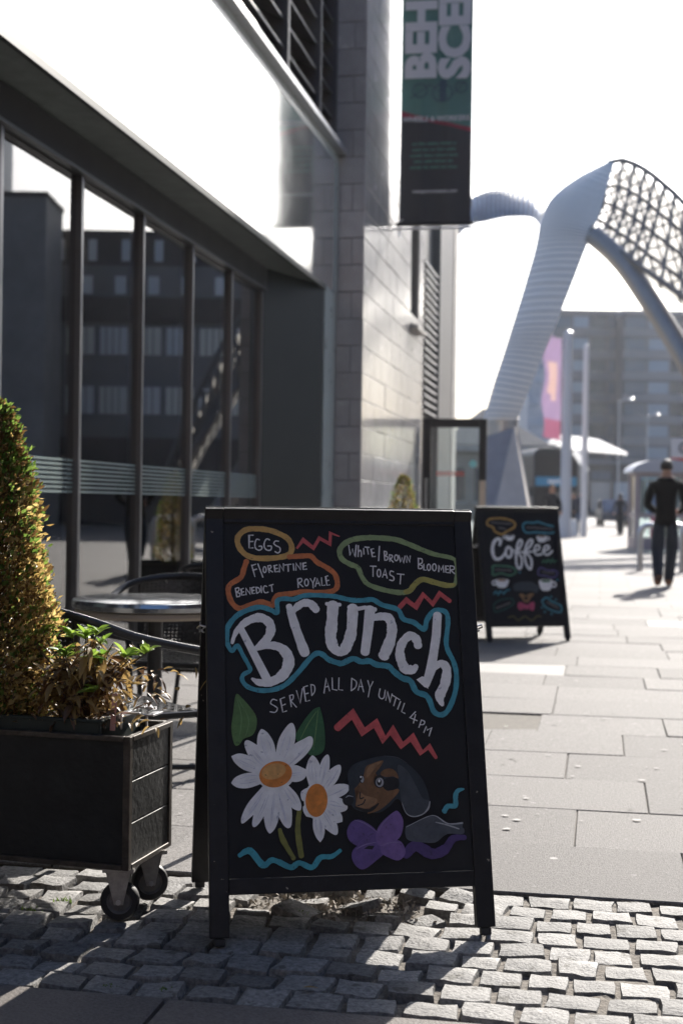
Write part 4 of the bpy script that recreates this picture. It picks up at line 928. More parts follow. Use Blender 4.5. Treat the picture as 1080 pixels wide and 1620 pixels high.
C.oval(wd, (382, 490), 36, 64, fill=False, w=28)
C.done(wd, 'painted_word', WHITEP, 'white painted word Coffee')
C.done(C.ribbon(MB(), [(240, 75), (140, 90), (120, 150), (190, 185), (215, 235), (300, 270), (350, 240), (440, 190), (460, 150), (430, 110), (340, 80)], 24, True), 'painted_outline', DO)
C.done(C.ribbon(MB(), [(560, 150), (600, 125), (680, 130), (740, 120), (850, 155), (940, 180), (950, 230), (900, 255), (780, 250), (700, 245), (600, 250), (560, 205)], 22, True), 'painted_outline', DT)
def scribble(pts, w, n=14, amp=12):
    (x0, y0), (x1, y1) = pts; r = random.Random(int(x0 + y0)); mb = MB()
    C.ribbon(mb, [(x0 + (x1 - x0) * i / n, y0 + (y1 - y0) * i / n + (amp if i % 2 else -amp) * r.uniform(.5, 1)) for i in range(n + 1)], w, smooth=False); C.done(mb, 'painted_small_print', DIMT)
scribble(((165, 125), (420, 145)), 8); scribble(((260, 190), (345, 205)), 8, 7); scribble(((600, 185), (910, 205)), 8, 18)
def cup(c, w, h, flip, fillm):
    x, y = c; s_ = -1 if flip else 1; mb = MB()
    C.poly(mb, [(x - w, y - h * .6), (x, y - h * .8), (x + w, y - h * .6), (x + w * .9, y + h * .2), (x + w * .5, y + h * .8), (x - w * .5, y + h * .8), (x - w * .9, y + h * .2)])
    C.oval(mb, (x + s_ * w * 1.15, y - h * .05), w * .35, h * .35, fill=False, w=w * .22); C.done(mb, 'painted_cup', WHITEP)
    C.done(C.oval(MB(), (x, y - h * .55), w * .72, h * .2), 'painted_drink', fillm)
cup((395, 310), 55, 44, True, BLK); cup((785, 325), 62, 50, False, BROWN)
C.org(755, 890, 7.714)
C.done(C.ribbon(MB(), [(790, 0), (815, -35), (835, 0), (865, -40), (890, 0), (915, -45), (935, -5), (965, -30)], 14, smooth=False), 'painted_zigzag', DG)
C.done(C.ribbon(MB(), [(190, 40), (310, 40), (420, 55), (470, 110), (400, 155), (290, 130), (190, 150), (190, 90)], 18, True), 'painted_outline', DG); scribble(((220, 85), (420, 95)), 8, 11)
C.done(C.ribbon(MB(), [(740, 110), (770, 60), (850, 90), (960, 100), (970, 150), (920, 180), (820, 160), (750, 150)], 16, True), 'painted_outline', DP); scribble(((790, 115), (940, 130)), 7, 9)
cup((300, 250), 78, 66, True, BROWN2); cup((835, 270), 82, 86, False, LEAF2)
C.done(C.ribbon(MB(), [(200, 380), (230, 350), (250, 390), (285, 345), (320, 380), (350, 340), (390, 330)], 16, smooth=False), 'painted_zigzag', DT)
C.done(C.ribbon(MB(), [(210, 500), (300, 450), (420, 440), (440, 500), (350, 560), (230, 600), (200, 570)], 14, True), 'painted_outline', paint('dim_pine', (.015, .07, .065))); scribble(((225, 555), (400, 490)), 9, 10)
C.done(C.poly(MB(), [(440, 270), (520, 235), (660, 235), (750, 300), (720, 370), (660, 350), (520, 350), (450, 340)]), 'painted_dog_head', NAVY2)
C.done(C.poly(MB(), [(510, 390), (545, 375), (590, 400), (640, 375), (690, 380), (645, 440), (620, 480), (570, 480), (545, 440)]), 'painted_dog_muzzle', BROWN2)
C.done(C.oval(MB(), (592, 435), 24, 20), 'painted_dog_nose', BLK)
PK = paint('pink', (.42, .06, .13)); bw_ = MB()
C.poly(bw_, [(600, 530), (550, 490), (505, 485), (490, 530), (510, 575), (555, 570)]); C.poly(bw_, [(600, 530), (645, 490), (690, 480), (698, 530), (680, 585), (640, 570)]); C.oval(bw_, (600, 540), 26, 30); C.done(bw_, 'painted_bow', PK)
C.done(C.ribbon(MB(), [(800, 450), (850, 425), (900, 470), (960, 495), (1020, 530), (1020, 600), (960, 600), (880, 570), (830, 540), (790, 480)], 18, True), 'painted_outline', DT); scribble(((850, 480), (980, 550)), 8, 9)
C.done(C.ribbon(MB(), [(380, 670), (440, 655), (500, 705), (580, 655), (660, 705), (730, 650), (775, 660)], 16), 'painted_wave', paint('dim_olive', (.10, .08, .03)))
dots = MB()
for p in ((900, 415), (955, 450), (790, 545), (820, 600), (905, 625), (975, 210), (515, 120)): C.oval(dots, p, 12, 12)
C.done(dots, 'painted_dots', DT)
# ================================================================ planters
LEAFG = leafmat('box_leaf_green', (.06, .12, .02), (.18, .26, .05), .6)
LEAFY = leafmat('box_leaf_gold', (.36, .24, .075), (.62, .47, .19), .6, .5)
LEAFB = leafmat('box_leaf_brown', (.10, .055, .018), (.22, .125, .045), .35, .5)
BARK = mat('bark', (.09, .065, .045), .9, scale=30, var=.4, bump=.5)
SOIL = mat('soil', (.045, .032, .022), .95, scale=60, var=.5, bump=1, bscale=80)
PLANK = mat('black_stained_plank', (.020, .021, .021), .5, 0, .35, scale=10, var=.35, bump=.25, bscale=50, obj_var=.2)
TRAYM = mat('dark_green_tray', (.018, .028, .025), .5)
BRNEDGE = mat('worn_angle_iron', (.075, .062, .050), .5, .4, scale=25, var=.5)

def conifer_crown(h, R, n, seed, dg=0.0):
    r = random.Random(seed); mb = MB()
    for k in range(n):
        t = r.random() ** 1.15; z = h * t
        prof = R * (1 - t) ** .45 * (1 + .07 * sin(9 * t + seed)) * (.45 + .55 * min(1, t * 9 + .55))
        a = r.uniform(0, 2 * pi); lump = 1 + .10 * sin(5 * a + 11 * t + seed) + .07 * sin(3 * a - 17 * t)
        q = r.random(); rad = prof * lump * (1 - .45 * q * q) + r.gauss(0, .008) + (r.uniform(.01, .03) if r.random() < .05 else 0)
        c = Vector((rad * cos(a), rad * sin(a), z))
        d = Vector((cos(a) + r.gauss(0, .5), sin(a) + r.gauss(0, .5), .8 + r.gauss(0, .5))).normalized()
        s_ = d.cross(Vector((r.gauss(0, 1), r.gauss(0, 1), r.gauss(0, 1)))).normalized(); nn = d.cross(s_)
        L = r.uniform(.013, .026); w = L * r.uniform(.22, .34)
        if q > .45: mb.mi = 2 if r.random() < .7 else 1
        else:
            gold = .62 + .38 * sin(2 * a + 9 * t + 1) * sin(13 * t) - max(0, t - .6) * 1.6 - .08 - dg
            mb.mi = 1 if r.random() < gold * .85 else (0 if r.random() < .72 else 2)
        mb.add([c, c + d * L * .5 + s_ * w + nn * w * .4, c + d * L, c + d * L * .5 - s_ * w + nn * w * .4], [(0, 1, 2), (0, 2, 3)])
    mb.mi = 0; return mb

def planter_box(loc_, label, casters=True):
    e = empty('planter_trolley', loc_, radians(-5), label, 'planter', 'black wheeled planters'); Lx, Ly, z0, z1 = .80, .30, .145, .50
    X0, X1, Y0, Y1 = -Lx, 0, 0, Ly
    MB().box(X0 + .012, X1 - .02, Y0 + .006, Y0 + .018, z0 + .015, z1 - .012).build('front_panel', PLANK, e)
    MB().box(X0 + .012, X1 - .02, Y1 - .018, Y1 - .006, z0 + .015, z1 - .012).build('back_panel', PLANK, e)
    for k in range(3):
        za = z0 + .012 + k * .1115
        for x in (X1 - .016, X0 + .004): MB().box(x, x + .012, Y0 + .021, Y1 - .021, za + .0015, za + .110).build('plank', PLANK, e, bevel=.0015, seg=1)
    for x in (X0, X1 - .020):
        for y in (Y0, Y1 - .020): MB().box(x, x + .020, y, y + .020, z0, z1).build('corner_post', BRNEDGE, e, bevel=.002)
    for z in (z0, z1 - .014):
        for y in (Y0 - .001, Y1 - .019): MB().box(X0 + .0205, X1 - .0205, y, y + .020, z, z + .014).build('edge_rail', BRNEDGE, e, bevel=.002)
        for x in (X0 - .001, X1 - .019): MB().box(x, x + .020, Y0 + .0205, Y1 - .0205, z, z + .014).build('edge_rail', BRNEDGE, e, bevel=.002)
    MB().box(X0 + .02, X1 - .021, Y0 + .02, Y1 - .02, z0 + .001, z0 + .012).build('floor_panel', PLANK, e)
    tr = MB().box(X0 + .03, X1 - .10, Y0 + .022, Y0 + .030, z0 + .03, z1 + .030).box(X0 + .03, X1 - .10, Y1 - .030, Y1 - .022, z0 + .03, z1 + .030).box(X1 - .10, X1 - .092, Y0 + .022, Y1 - .022, z0 + .03, z1 + .030).box(X0 + .022, X0 + .03, Y0 + .022, Y1 - .022, z0 + .03, z1 + .030).build('tray', TRAYM, e, bevel=.002)
    MB().box(X0 + .022, X1 - .088, Y0 + .014, Y0 + .033, z1 + .0302, z1 + .038).box(X1 - .106, X1 - .082, Y0 + .034, Y1 - .034, z1 + .0302, z1 + .038).build('tray_rim', TRAYM, tr, bevel=.002)
    hd = MB()
    for y in (Y0 + .10, Y1 - .09): hd.box(X1 - .075, X1 - .069, y, y + .006, z1 + .001, z1 + .045).box(X1 - .075, X1 - .015, y - .004, y + .008, z1 + .0452, z1 + .051)
    hd.box(X1 - .030, X1 - .024, Y1 - .13, Y1 - .124, z1 + .001, z1 + .030).box(X1 - .030, X1 - .006, Y1 - .13, Y1 - .06, z1 + .0302, z1 + .036).box(X1 - .088, X1 - .076, Y0 + .101, Y1 - .101, z1 + .03, z1 + .042)
    hd.build('bracket', STEEL, tr, bevel=.0015)
    MB().box(X0 + .031, X1 - .101, Y0 + .031, Y1 - .031, z1 - .04, z1 + .012).build('soil', SOIL, e)
    for (x, y, yaw) in ((X1 - .045, Y0 + .05, .25), (X1 - .045, Y1 - .05, .6), (X0 + .045, Y0 + .05, -.2), (X0 + .045, Y1 - .05, .3)):
        R = .052; c = empty('caster', (x, y, 0), yaw); c.parent = e
        f_ = MB()
        for s in (-1, 1): f_.hexa([(-.012, s * .022 - .0015, .045), (.012, s * .022 - .0015, .045), (.012, s * .022 + .0015, .045), (-.012, s * .022 + .0015, .045), (-.035, s * .022 - .0015, .13), (.030, s * .022 - .0015, .13), (.030, s * .022 + .0015, .13), (-.035, s * .022 + .0015, .13)])
        f_.box(-.036, .031, -.0236, .0236, .1302, .134).box(-.042, .042, -.036, .036, .1342, .1445); recalc(f_.build('fork', mat('zinc', (.40, .39, .37), .42, .8, scale=30, var=.3) if 'zinc' not in bpy.data.materials else bpy.data.materials['zinc'], c))
        MB().lathe([(.034, -.016), (R - .004, -.016), (R, -.010), (R, .010), (R - .004, .016), (.034, .016)], 32, (0, 0, R), 'y').build('tyre', RUBBER, c, smooth=True)
        MB().lathe([(.001, -.017), (.010, -.017), (.012, -.010), (.028, -.008), (.034, -.015), (.034, .015), (.028, .008), (.012, .010), (.010, .017), (.001, .017)], 28, (0, 0, R), 'y').build('hub', mat('grey_hub', (.16, .155, .15), .5, .3, scale=30, var=.3) if 'grey_hub' not in bpy.data.materials else bpy.data.materials['grey_hub'], c, smooth=True)
        MB().cyl((0, -.029, R), .007, .058, 8, 'y').build('axle', STEEL, c)
    return e
pl1 = planter_box((-1.212, 3.593, 0), 'black planter trolley on rubber casters at the left front corner')
pl2 = planter_box((-1.45, 13.35, 0), 'black planter trolley at the far end of the terrace behind the big board')
def conifer(loc_, seed, n, label, h=.88, R=.185, dg=0.0):
    e = empty('box_tree', loc_, 0, label, 'shrub', 'clipped cone shrubs')
    MB().tube([(0, 0, -.02), (.004, .002, .3), (0, 0, h * .8)], [.016, .013, .005], 8).build('trunk', BARK, e, smooth=True)
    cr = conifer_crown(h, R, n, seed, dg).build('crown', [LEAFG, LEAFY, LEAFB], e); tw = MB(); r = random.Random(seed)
    for k in range(70):
        z = r.uniform(.03, h * .85); a = r.uniform(0, 2 * pi); q = R * (1 - z / h) ** .45 * .75
        tw.tube([(0, 0, z - .03), (q * .6 * cos(a), q * .6 * sin(a), z + .03), (q * cos(a), q * sin(a), z + .06)], [.004, .003, .001], 5)
    tw.build('twigs', BARK, e); return e
conifer((-1.685, 3.765, .512), 4, 26000, 'clipped box cone with scorched golden leaves in the near planter')
conifer((-1.86, 13.5, .512), 9, 6000, 'clipped box cone shrub at the foot of the stone wall', dg=.45)

# drooping plant beside the cone, green tips over withered leaves
def leaf_blade(mb, base, d, L, w, curl, r):
    d = Vector(d).normalized(); s_ = d.cross(Vector((r.gauss(0, .4), r.gauss(0, .4), 1))).normalized(); n = s_.cross(d); c = Vector(base); vs = []
    N = 5
    for i in range(N + 1):
        t = i / N; p = c + d * L * t + Vector((0, 0, -curl * L * t * t)); ww = w * (sin(pi * min(.97, t * .93 + .05))) ** .8
        vs += [p - s_ * ww + n * ww * .35, p, p + s_ * ww + n * ww * .35]
    fs = []
    for i in range(N):
        a = i * 3; fs += [(a, a + 1, a + 4, a + 3), (a + 1, a + 2, a + 5, a + 4)]
    mb.add(vs, fs)
LG2, LB2, LB3 = leafmat('pieris_green', (.13, .24, .03), (.30, .42, .07), .55, .4), leafmat('withered_leaf', (.26, .17, .06), (.48, .33, .13), .5, .5), leafmat('dead_leaf', (.07, .04, .02), (.16, .08, .035), .3, .4)
def bush(loc_, seed, label):
    r = random.Random(seed); e = empty('potted_shrub', loc_, 0, label, 'shrub'); st = MB(); lv = MB()
    for k in range(44):
        a = r.uniform(0, 2 * pi); sp = r.uniform(.02, .16); hgt = r.uniform(.07, .24) if k > 9 else r.uniform(.19, .265)
        top = Vector((sp * cos(a) * 1.1 + (.02 if k < 10 else 0), sp * sin(a) * .75, hgt)); mid = Vector((sp * .4 * cos(a), sp * .4 * sin(a), hgt * .55))
        st.tube([(0.02 * cos(a), .02 * sin(a), 0), mid, top], [.0035, .003, .0018], 5)
        grn = k < 10 or r.random() < .12
        for q in range(r.randint(12, 18) if not grn else 11):
            b = mid.lerp(top, r.random() if not grn else .85 + .15 * r.random()); aa = r.uniform(0, 2 * pi)
            lv.mi = 0 if grn else (1 if r.random() < .6 else 2)
            up_ = r.uniform(.3, 1.3) if grn else r.uniform(-.5, .8)
            leaf_blade(lv, b, (cos(aa), sin(aa), up_), r.uniform(.036, .060), r.uniform(.0060, .0110), r.uniform(.1, .5) if grn else r.uniform(.2, 1.1), r)
    for k in range(1100):
        a = r.uniform(0, 2 * pi); q = abs(r.gauss(0, .095)); b = (q * cos(a) * 1.5 - .03, max(-.095, min(.095, q * sin(a))), r.uniform(.0, .17))
        lv.mi = 1 if r.random() < .65 else 2; aa = r.uniform(0, 2 * pi)
        leaf_blade(lv, b, (cos(aa), sin(aa), r.uniform(-.5, .8)), r.uniform(.022, .040), r.uniform(.004, .008), r.uniform(0, .8), r)
    lv.mi = 0; st.build('stems', BARK, e); lv.build('leaves', [LG2, LB2, LB3], e); return e
bush((-1.40, 3.735, .510), 3, 'half withered shrub with fresh green tips in the near planter')
stk = MB().box(-.007, .007, -.002, .002, 0, .10).build('plant_label_stick', mat('pink_stick', (.50, .27, .25), .5)); stk.location = (-1.285, 3.66, .505); stk.rotation_euler = (.05, .06, .3); tag(stk, 'pale pink plastic stick pushed into the near planter', 'stick')

# weeds between the setts
wg = leafmat('weed_green', (.10, .17, .03), (.18, .26, .06), .4)
rw = random.Random(8)
for (x, y, s_, lb_) in ((-1.47, 3.79, 1.0, 'brightest green weed sprig between the setts left of the front caster'), (-1.53, 3.70, .8, 'small weed tuft nearest the left edge, below the planter front'), (-.97, 3.17, .6, 'tiny weed in the sett joint along the brown flagstones, right one'), (-1.12, 3.165, .5, 'tiny weed in the sett joint along the brown flagstones, left one'), (-.80, 3.84, .7, 'weed tuft among the broken setts under the big board')):
    mb = MB()
    for k in range(26): leaf_blade(mb, (x + rw.gauss(0, .012), y + rw.gauss(0, .006), -.014), (rw.gauss(0, .5), rw.gauss(0, .5), 1), rw.uniform(.012, .030) * s_, .0022, .1, rw)
    tag(mb.build('weed_tuft', wg), lb_, 'weed', 'weeds between setts')
lf = MB(); leaf_blade(lf, (-.66, 3.215, .006), (1, .3, .05), .035, .008, .1, rw); tag(lf.build('fallen_leaf', LB2), 'small dry fallen leaf on the setts below the big board', 'leaf')

# ================================================================ table and woven chairs
TUBE0 = mat('black_pedestal', (.02, .02, .022), .4)
tb = empty('cafe_table', (-1.75, 5.48, 0), 0, 'round steel cafe table between black woven chairs', 'table')
TT = mat('polished_table_top', (.42, .43, .44), .16, .9, scale=8, var=.12)
MB().lathe([(.001, .70), (.30, .70), (.318, .692), (.330, .698), (.333, .715), (.328, .730), (.318, .733), (.001, .733)], 56).build('table_top', TT, tb, smooth=True, angle=25)
MB().lathe([(.001, .665), (.315, .665), (.321, .675), (.318, .690), (.001, .691)], 48).build('under_rim', mat('pale_rim', (.36, .30, .23), .5), tb, smooth=True)
MB().cyl((0, 0, .03), .03, .635, 16).build('pedestal', TUBE0, tb, smooth=True)
for k in range(4):
    a = k * pi / 2 + .5; MB().tube([(0.02 * cos(a), .02 * sin(a), .055), (.16 * cos(a), .16 * sin(a), .05), (.27 * cos(a), .27 * sin(a), .014)], .014, 8).build('foot', TUBE0, tb, smooth=True)

def weave(mb, F, nu, nv, wu, wv):
    for i in range(nu):
        t = (i + .5) / nu; N = 14
        vs = []; fs = []
        for k in range(N + 1):
            s_ = k / N; o = .0015 if (i + k) % 2 else -.0015; vs += [F(t - wu / 2, s_, o), F(t + wu / 2, s_, o)]
        for k in range(N): fs.append((2 * k, 2 * k + 1, 2 * k + 3, 2 * k + 2))
        mb.add(vs, fs)
    for i in range(nv):
        t = (i + .5) / nv; N = 18; vs = []; fs = []
        for k in range(N + 1):
            s_ = k / N; o = -.0015 if (i + k) % 2 else .0015; vs += [F(s_, t - wv / 2, o), F(s_, t + wv / 2, o)]
        for k in range(N): fs.append((2 * k, 2 * k + 1, 2 * k + 3, 2 * k + 2))
        mb.add(vs, fs)
TUBE = mat('black_tube', (.018, .019, .022), .28, .2)
def woven_chair(loc_, rz, label):
    e = empty('woven_chair', loc_, rz, label, 'chair', 'black woven terrace chairs')
    half = [(.22, -.285, .640), (.10, -.29, .665), (-.04, -.285, .70), (-.16, -.255, .745), (-.235, -.17, .772), (-.262, -.08, .782), (-.268, 0, .785)]
    rail = cat(half + [(x, -y, z) for x, y, z in half[-2::-1]], 4)
    MB().tube(rail, .0155, 10).build('arm_rail', TUBE, e, smooth=True)
    for s in (-1, 1):
        MB().tube([(.22, s * .285, .640), (.235, s * .28, .62), (.225, s * .255, .44), (.24, s * .265, .002)], .013, 8).build('leg', TUBE, e, smooth=True)
        MB().tube([(-.205, s * .215, .765), (-.20, s * .215, .44), (-.275, s * .235, .002)], .013, 8).build('leg', TUBE, e, smooth=True)
    fr = [(.225, -.24, .435), (.225, .24, .435), (-.20, .21, .435), (-.20, -.21, .435)]
    MB().tube(fr, .012, 8, closed=True).build('seat_frame', TUBE, e, smooth=True)
    mb = MB()
    weave(mb, lambda u, v, o: (-.19 + .41 * v, (-.2 + .4 * u) * (1 + .13 * v), .447 + o - .012 * sin(pi * u) * sin(pi * v)), 26, 28, .026, .024); mb.build('seat', RATTAN, e)
    mb = MB()
    def bk(u, v, o):
        y = -.215 + .43 * u; q = 1 - (y / .215) ** 2
        return (-.195 - .075 * q * v - .005 + o, y * (1 - .06 * v), .355 + (.405 + .012 * q) * v)
    weave(mb, bk, 24, 26, .026, .028); mb.build('backrest', RATTAN, e)
    return e
woven_chair((-1.60, 4.47, 0), radians(46), 'black woven chair nearest the planter, arm rail glinting')
woven_chair((-1.83, 5.95, 0), radians(-92), 'black woven chair on the far side of the round table')
woven_chair((-1.95, 7.55, 0), radians(80), 'black woven chair farther back along the windows')
# ================================================================ people
def person(loc_, rz, H, label, top, legs, hair, skin, shoes, pose, hairlong=False, bag=None):
    k = H / 1.78
    J = dict(pelvis=(0, 0, .95), waist=(0, 0, 1.08), chest=(0, .0, 1.28), upper=(0, -.01, 1.43), neck=(0, 0, 1.535), head0=(0, .015, 1.60), head1=(0, .02, 1.68), head2=(0, .01, 1.745),
             nose=(0, .115, 1.645), lsh=(-.175, -.01, 1.44), rsh=(.175, -.01, 1.44), lhip=(-.095, 0, .92), rhip=(.095, 0, .92),
             lel=(-.27, -.03, 1.17), lwr=(-.25, .10, .96), lha=(-.24, .14, .88), rel=(.27, -.03, 1.17), rwr=(.25, .10, .96), rha=(.24, .14, .88),
             lkn=(-.10, .06, .50), lan=(-.10, -.02, .085), lto=(-.11, .14, .035), rkn=(.10, .06, .50), ran=(.10, -.02, .085), rto=(.11, .14, .035))
    J.update(pose)
    R = dict(pelvis=(.195, .135), waist=(.20, .14), chest=(.195, .14), upper=(.16, .115), neck=(.066, .068), head0=(.074, .088), head1=(.090, .108), head2=(.066, .08), nose=(.014, .014), lsh=(.080,) * 2, rsh=(.080,) * 2, lhip=(.118,) * 2, rhip=(.118,) * 2,
             lel=(.064,) * 2, rel=(.064,) * 2, lwr=(.048,) * 2, rwr=(.048,) * 2, lha=(.044, .03), rha=(.044, .03), lkn=(.092,) * 2, rkn=(.092,) * 2, lan=(.076,) * 2, ran=(.076,) * 2, lto=(.055, .045), rto=(.055, .045))
    E_ = [('pelvis', 'waist'), ('waist', 'chest'), ('chest', 'upper'), ('upper', 'neck'), ('neck', 'head0'), ('head0', 'head1'), ('head1', 'head2'), ('head0', 'nose'), ('upper', 'lsh'), ('lsh', 'lel'), ('lel', 'lwr'), ('lwr', 'lha'), ('upper', 'rsh'), ('rsh', 'rel'), ('rel', 'rwr'), ('rwr', 'rha'),
          ('pelvis', 'lhip'), ('lhip', 'lkn'), ('lkn', 'lan'), ('lan', 'lto'), ('pelvis', 'rhip'), ('rhip', 'rkn'), ('rkn', 'ran'), ('ran', 'rto')]
    names = list(J); me = bpy.data.meshes.new('skeleton'); me.from_pydata([tuple(c * k for c in J[n]) for n in names], [(names.index(a), names.index(b)) for a, b in E_], [])
    t = bpy.data.objects.new('tmp', me); COL.objects.link(t)
    sk = t.modifiers.new('skin', 'SKIN'); sk.use_smooth_shade = True; sk.branch_smoothing = .6
    for i, n in enumerate(names):
        d = me.skin_vertices[0].data[i]; d.radius = (R[n][0] * k, R[n][1] * k); d.use_root = (n == 'pelvis')
    ss = t.modifiers.new('sub', 'SUBSURF'); ss.levels = 2; ss.render_levels = 2
    bpy.context.view_layer.update()
    bm_ = bpy.data.meshes.new_from_object(t.evaluated_get(bpy.context.evaluated_depsgraph_get())); bpy.data.objects.remove(t)
    bm_.materials.clear()
    for m in (top, legs, skin, shoes): bm_.materials.append(m)
    zone = {}
    for a, b in E_:
        z = 0
        if a in ('lhip', 'rhip', 'lkn', 'rkn') or b in ('lhip', 'rhip'): z = 1
        if a in ('lan', 'ran'): z = 3
        if a in ('lwr', 'rwr', 'neck', 'head0', 'head1'): z = 2
        zone[(a, b)] = z
    segs = [(Vector(J[a]) * k, Vector(J[b]) * k, zone[(a, b)]) for a, b in E_]
    for p in bm_.polygons:
        c = p.center; best = (9, 0)
        for a, b, z in segs:
            ab = b - a; q = max(0, min(1, (c - a).dot(ab) / ab.length_squared)); dd = (c - a - ab * q).length
            if dd < best[0]: best = (dd, z)
        z = best[1]
        if z == 1 and c.z > .86 * k: z = 0
        if z == 0 and c.z > 1.52 * k: z = 2
        if c.z < .085 * k: z = 3
        p.material_index = z; p.use_smooth = True
    e = empty('person', loc_, rz, label, 'person')
    zmin = min(v.co.z for v in bm_.vertices)
    for v in bm_.vertices: v.co.z -= zmin
    o = bpy.data.objects.new('body', bm_); COL.objects.link(o); o.parent = e
    hb = MB(); h = Vector(J['head1']) * k
    vs = []; fs = []; NA, NB = 16, 9
    for i in range(NB + 1):
        th = i / NB * (pi * (.62 if not hairlong else .85))
        for j in range(NA):
            a = 2 * pi * j / NA; fr = max(0, sin(a)); th2 = th * (1 - .42 * fr); rr = 1.06 + .02 * sin(3 * a + i)
            vs.append((h.x + .085 * k * rr * sin(th2) * cos(a), h.y - .004 + .104 * k * rr * sin(th2) * sin(a), h.z - .005 - zmin + .108 * k * cos(th2) - (.10 * k * max(0, th / pi - .6) * 4 if hairlong else 0)))
    for i in range(NB):
        for j in range(NA): l = (j + 1) % NA; fs.append((i * NA + j, i * NA + l, (i + 1) * NA + l, (i + 1) * NA + j))
    hb.add(vs, fs).build('hair', hair, e, smooth=True, angle=180)
    em = MB()
    for s in (-1, 1): em.lathe([(.001, -.006), (.012, -.004), (.018, .002), (.010, .008), (.001, .009)], 10, (s * .082 * k, h.y - .005, h.z - .03 * k - zmin), 'x')
    em.build('ears', skin, e, smooth=True)
    return e
SKIN = mat('skin', (.42, .24, .17), .5); HAIR = mat('dark_hair', (.03, .02, .015), .6, scale=80, var=.4); JEAN = mat('dark_jeans', (.016, .024, .040), .8, scale=80, var=.2)
BJACK = mat('black_jacket', (.007, .007, .008), .85, 0, .2, scale=60, var=.2, bump=.2, bscale=20); TANSH = mat('tan_shoes', (.22, .10, .05), .5); DKC = mat('dark_coat', (.02, .022, .028), .8); NAVC = mat('navy_coat', (.025, .03, .05), .8); BLKSH = mat('black_shoes', (.015, .015, .015), .5)
man = person((.90, 20.55, 0), radians(-4), 1.80, 'man in black jacket, dark jeans and tan shoes walking away', BJACK, JEAN, HAIR, SKIN, TANSH,
       dict(upper=(.01, -.02, 1.43), lsh=(-.185, -.03, 1.43), rsh=(.195, -.01, 1.435), lel=(-.262, -.07, 1.15), lwr=(-.16, .13, 1.06), lha=(-.09, .19, 1.07), rel=(.268, -.03, 1.14), rwr=(.20, .16, 1.05), rha=(.13, .22, 1.06), lhip=(-.09, 0, .92), rhip=(.10, 0, .92), lkn=(-.105, -.03, .50), lan=(-.085, -.20, .14), lto=(-.10, -.07, .04), rkn=(.085, .10, .52), ran=(.045, .14, .085), rto=(.05, .31, .045)))
MB().tube([(-.115, .0, 1.50), (-.06, -.085, 1.515), (.06, -.085, 1.515), (.115, 0, 1.50), (.06, .07, 1.49), (-.06, .07, 1.49)], .026, 8, closed=True).build('collar', BJACK, man, smooth=True)
def far_person(u, v, H, rz, label, top, legs, **kw):
    d = EYE - Vector((0, 0, 0)); q = at(u, v, 1) - EYE; t = -EYE.z / q.z; p = EYE + q * t
    return person((p.x, p.y, 0), rz, H, label, top, legs, HAIR, SKIN, BLKSH, kw.get('pose', {}), kw.get('hairlong', False))
stride = dict(lkn=(-.09, .16, .52), lan=(-.09, .12, .09), lto=(-.09, .28, .05), rkn=(.09, -.04, .50), ran=(.09, -.26, .12), rto=(.09, -.12, .035))
far_person(918, 847, 1.72, radians(20), 'person in dark jacket and blue jeans beside a pale bag near the flagpole', NAVC, mat('blue_jeans', (.05, .08, .14), .8), pose=stride)
far_person(906, 846, 1.62, radians(160), 'person in black standing left of the one in blue jeans', DKC, DKC)
far_person(980, 847, 1.62, radians(170), 'woman in dark coat walking alone in front of the yellow post', DKC, DKC, hairlong=True, pose=stride)
far_person(871, 862, 1.72, radians(200), 'man in black shirt whose head shows above the Coffee board', DKC, JEAN)
pb = at(906, 848, 1) - EYE; pb = EYE + pb * (-EYE.z / pb.z)
bg = MB().hexa([(-.42, -.2, 0), (.42, -.2, 0), (.42, .2, 0), (-.42, .2, 0), (-.36, -.15, .62), (.36, -.15, .62), (.36, .15, .62), (-.36, .15, .62)]).build('shopping_bag', mat('pale_bag', (.55, .58, .62), .6), bevel=.03); bg.location = (pb.x - .25, pb.y - .6, 0); tag(bg, 'large pale bag standing on the paving by the flagpole', 'bag')

# ================================================================ street furniture
def gpt(u, v):
    q = at(u, v, 1) - EYE; p = EYE + q * (-EYE.z / q.z); return Vector((p.x, p.y, 0))
WHT = mat('white_metal', (.62, .62, .64), .4, .2); GALV = mat('galvanised', (.42, .43, .45), .4, .7)
# telephone kiosk
kp = gpt(1003, 869); ki = empty('phone_kiosk', kp, radians(8), 'pale pink-grey glazed phone kiosk with domed roof beside the walking man', 'kiosk')
KM = mat('kiosk_pink_grey', (.40, .33, .33), .5); KW, KD = 1.5, 1.2
for x in (0, KW - .12):
    for y in (0, KD - .12): MB().box(x, x + .12, y, y + .12, 0, 2.02).build('post', KM, ki, bevel=.01)
for z in (0.0, .85, 1.93):
    MB().box(.122, KW - .122, .01, .09, z, z + (.30 if z == 0 else .09)).build('rail', KM, ki); MB().box(.01, .09, .122, KD - .122, z, z + (.30 if z == 0 else .09)).build('rail', KM, ki); MB().box(.122, KW - .122, KD - .09, KD - .01, z, z + (.30 if z == 0 else .09)).build('rail', KM, ki)
for z0, z1 in ((.302, .848), (.942, 1.928)):
    MB().box(.122, KW - .122, .04, .05, z0, z1).build('glass_pane', CLEAR, ki); MB().box(.04, .05, .122, KD - .122, z0, z1).build('glass_pane', CLEAR, ki); MB().box(.122, KW - .122, KD - .05, KD - .04, z0, z1).build('glass_pane', CLEAR, ki)
v = []; f = []; NN = 14
for i in range(NN + 1):
    a = pi * i / NN
    for y in (-.12, KD + .12): v.append((KW / 2 - (KW / 2 + .12) * cos(a), y, 2.025 + .34 * sin(a)))
for i in range(NN): f.append((2 * i, 2 * i + 2, 2 * i + 3, 2 * i + 1))
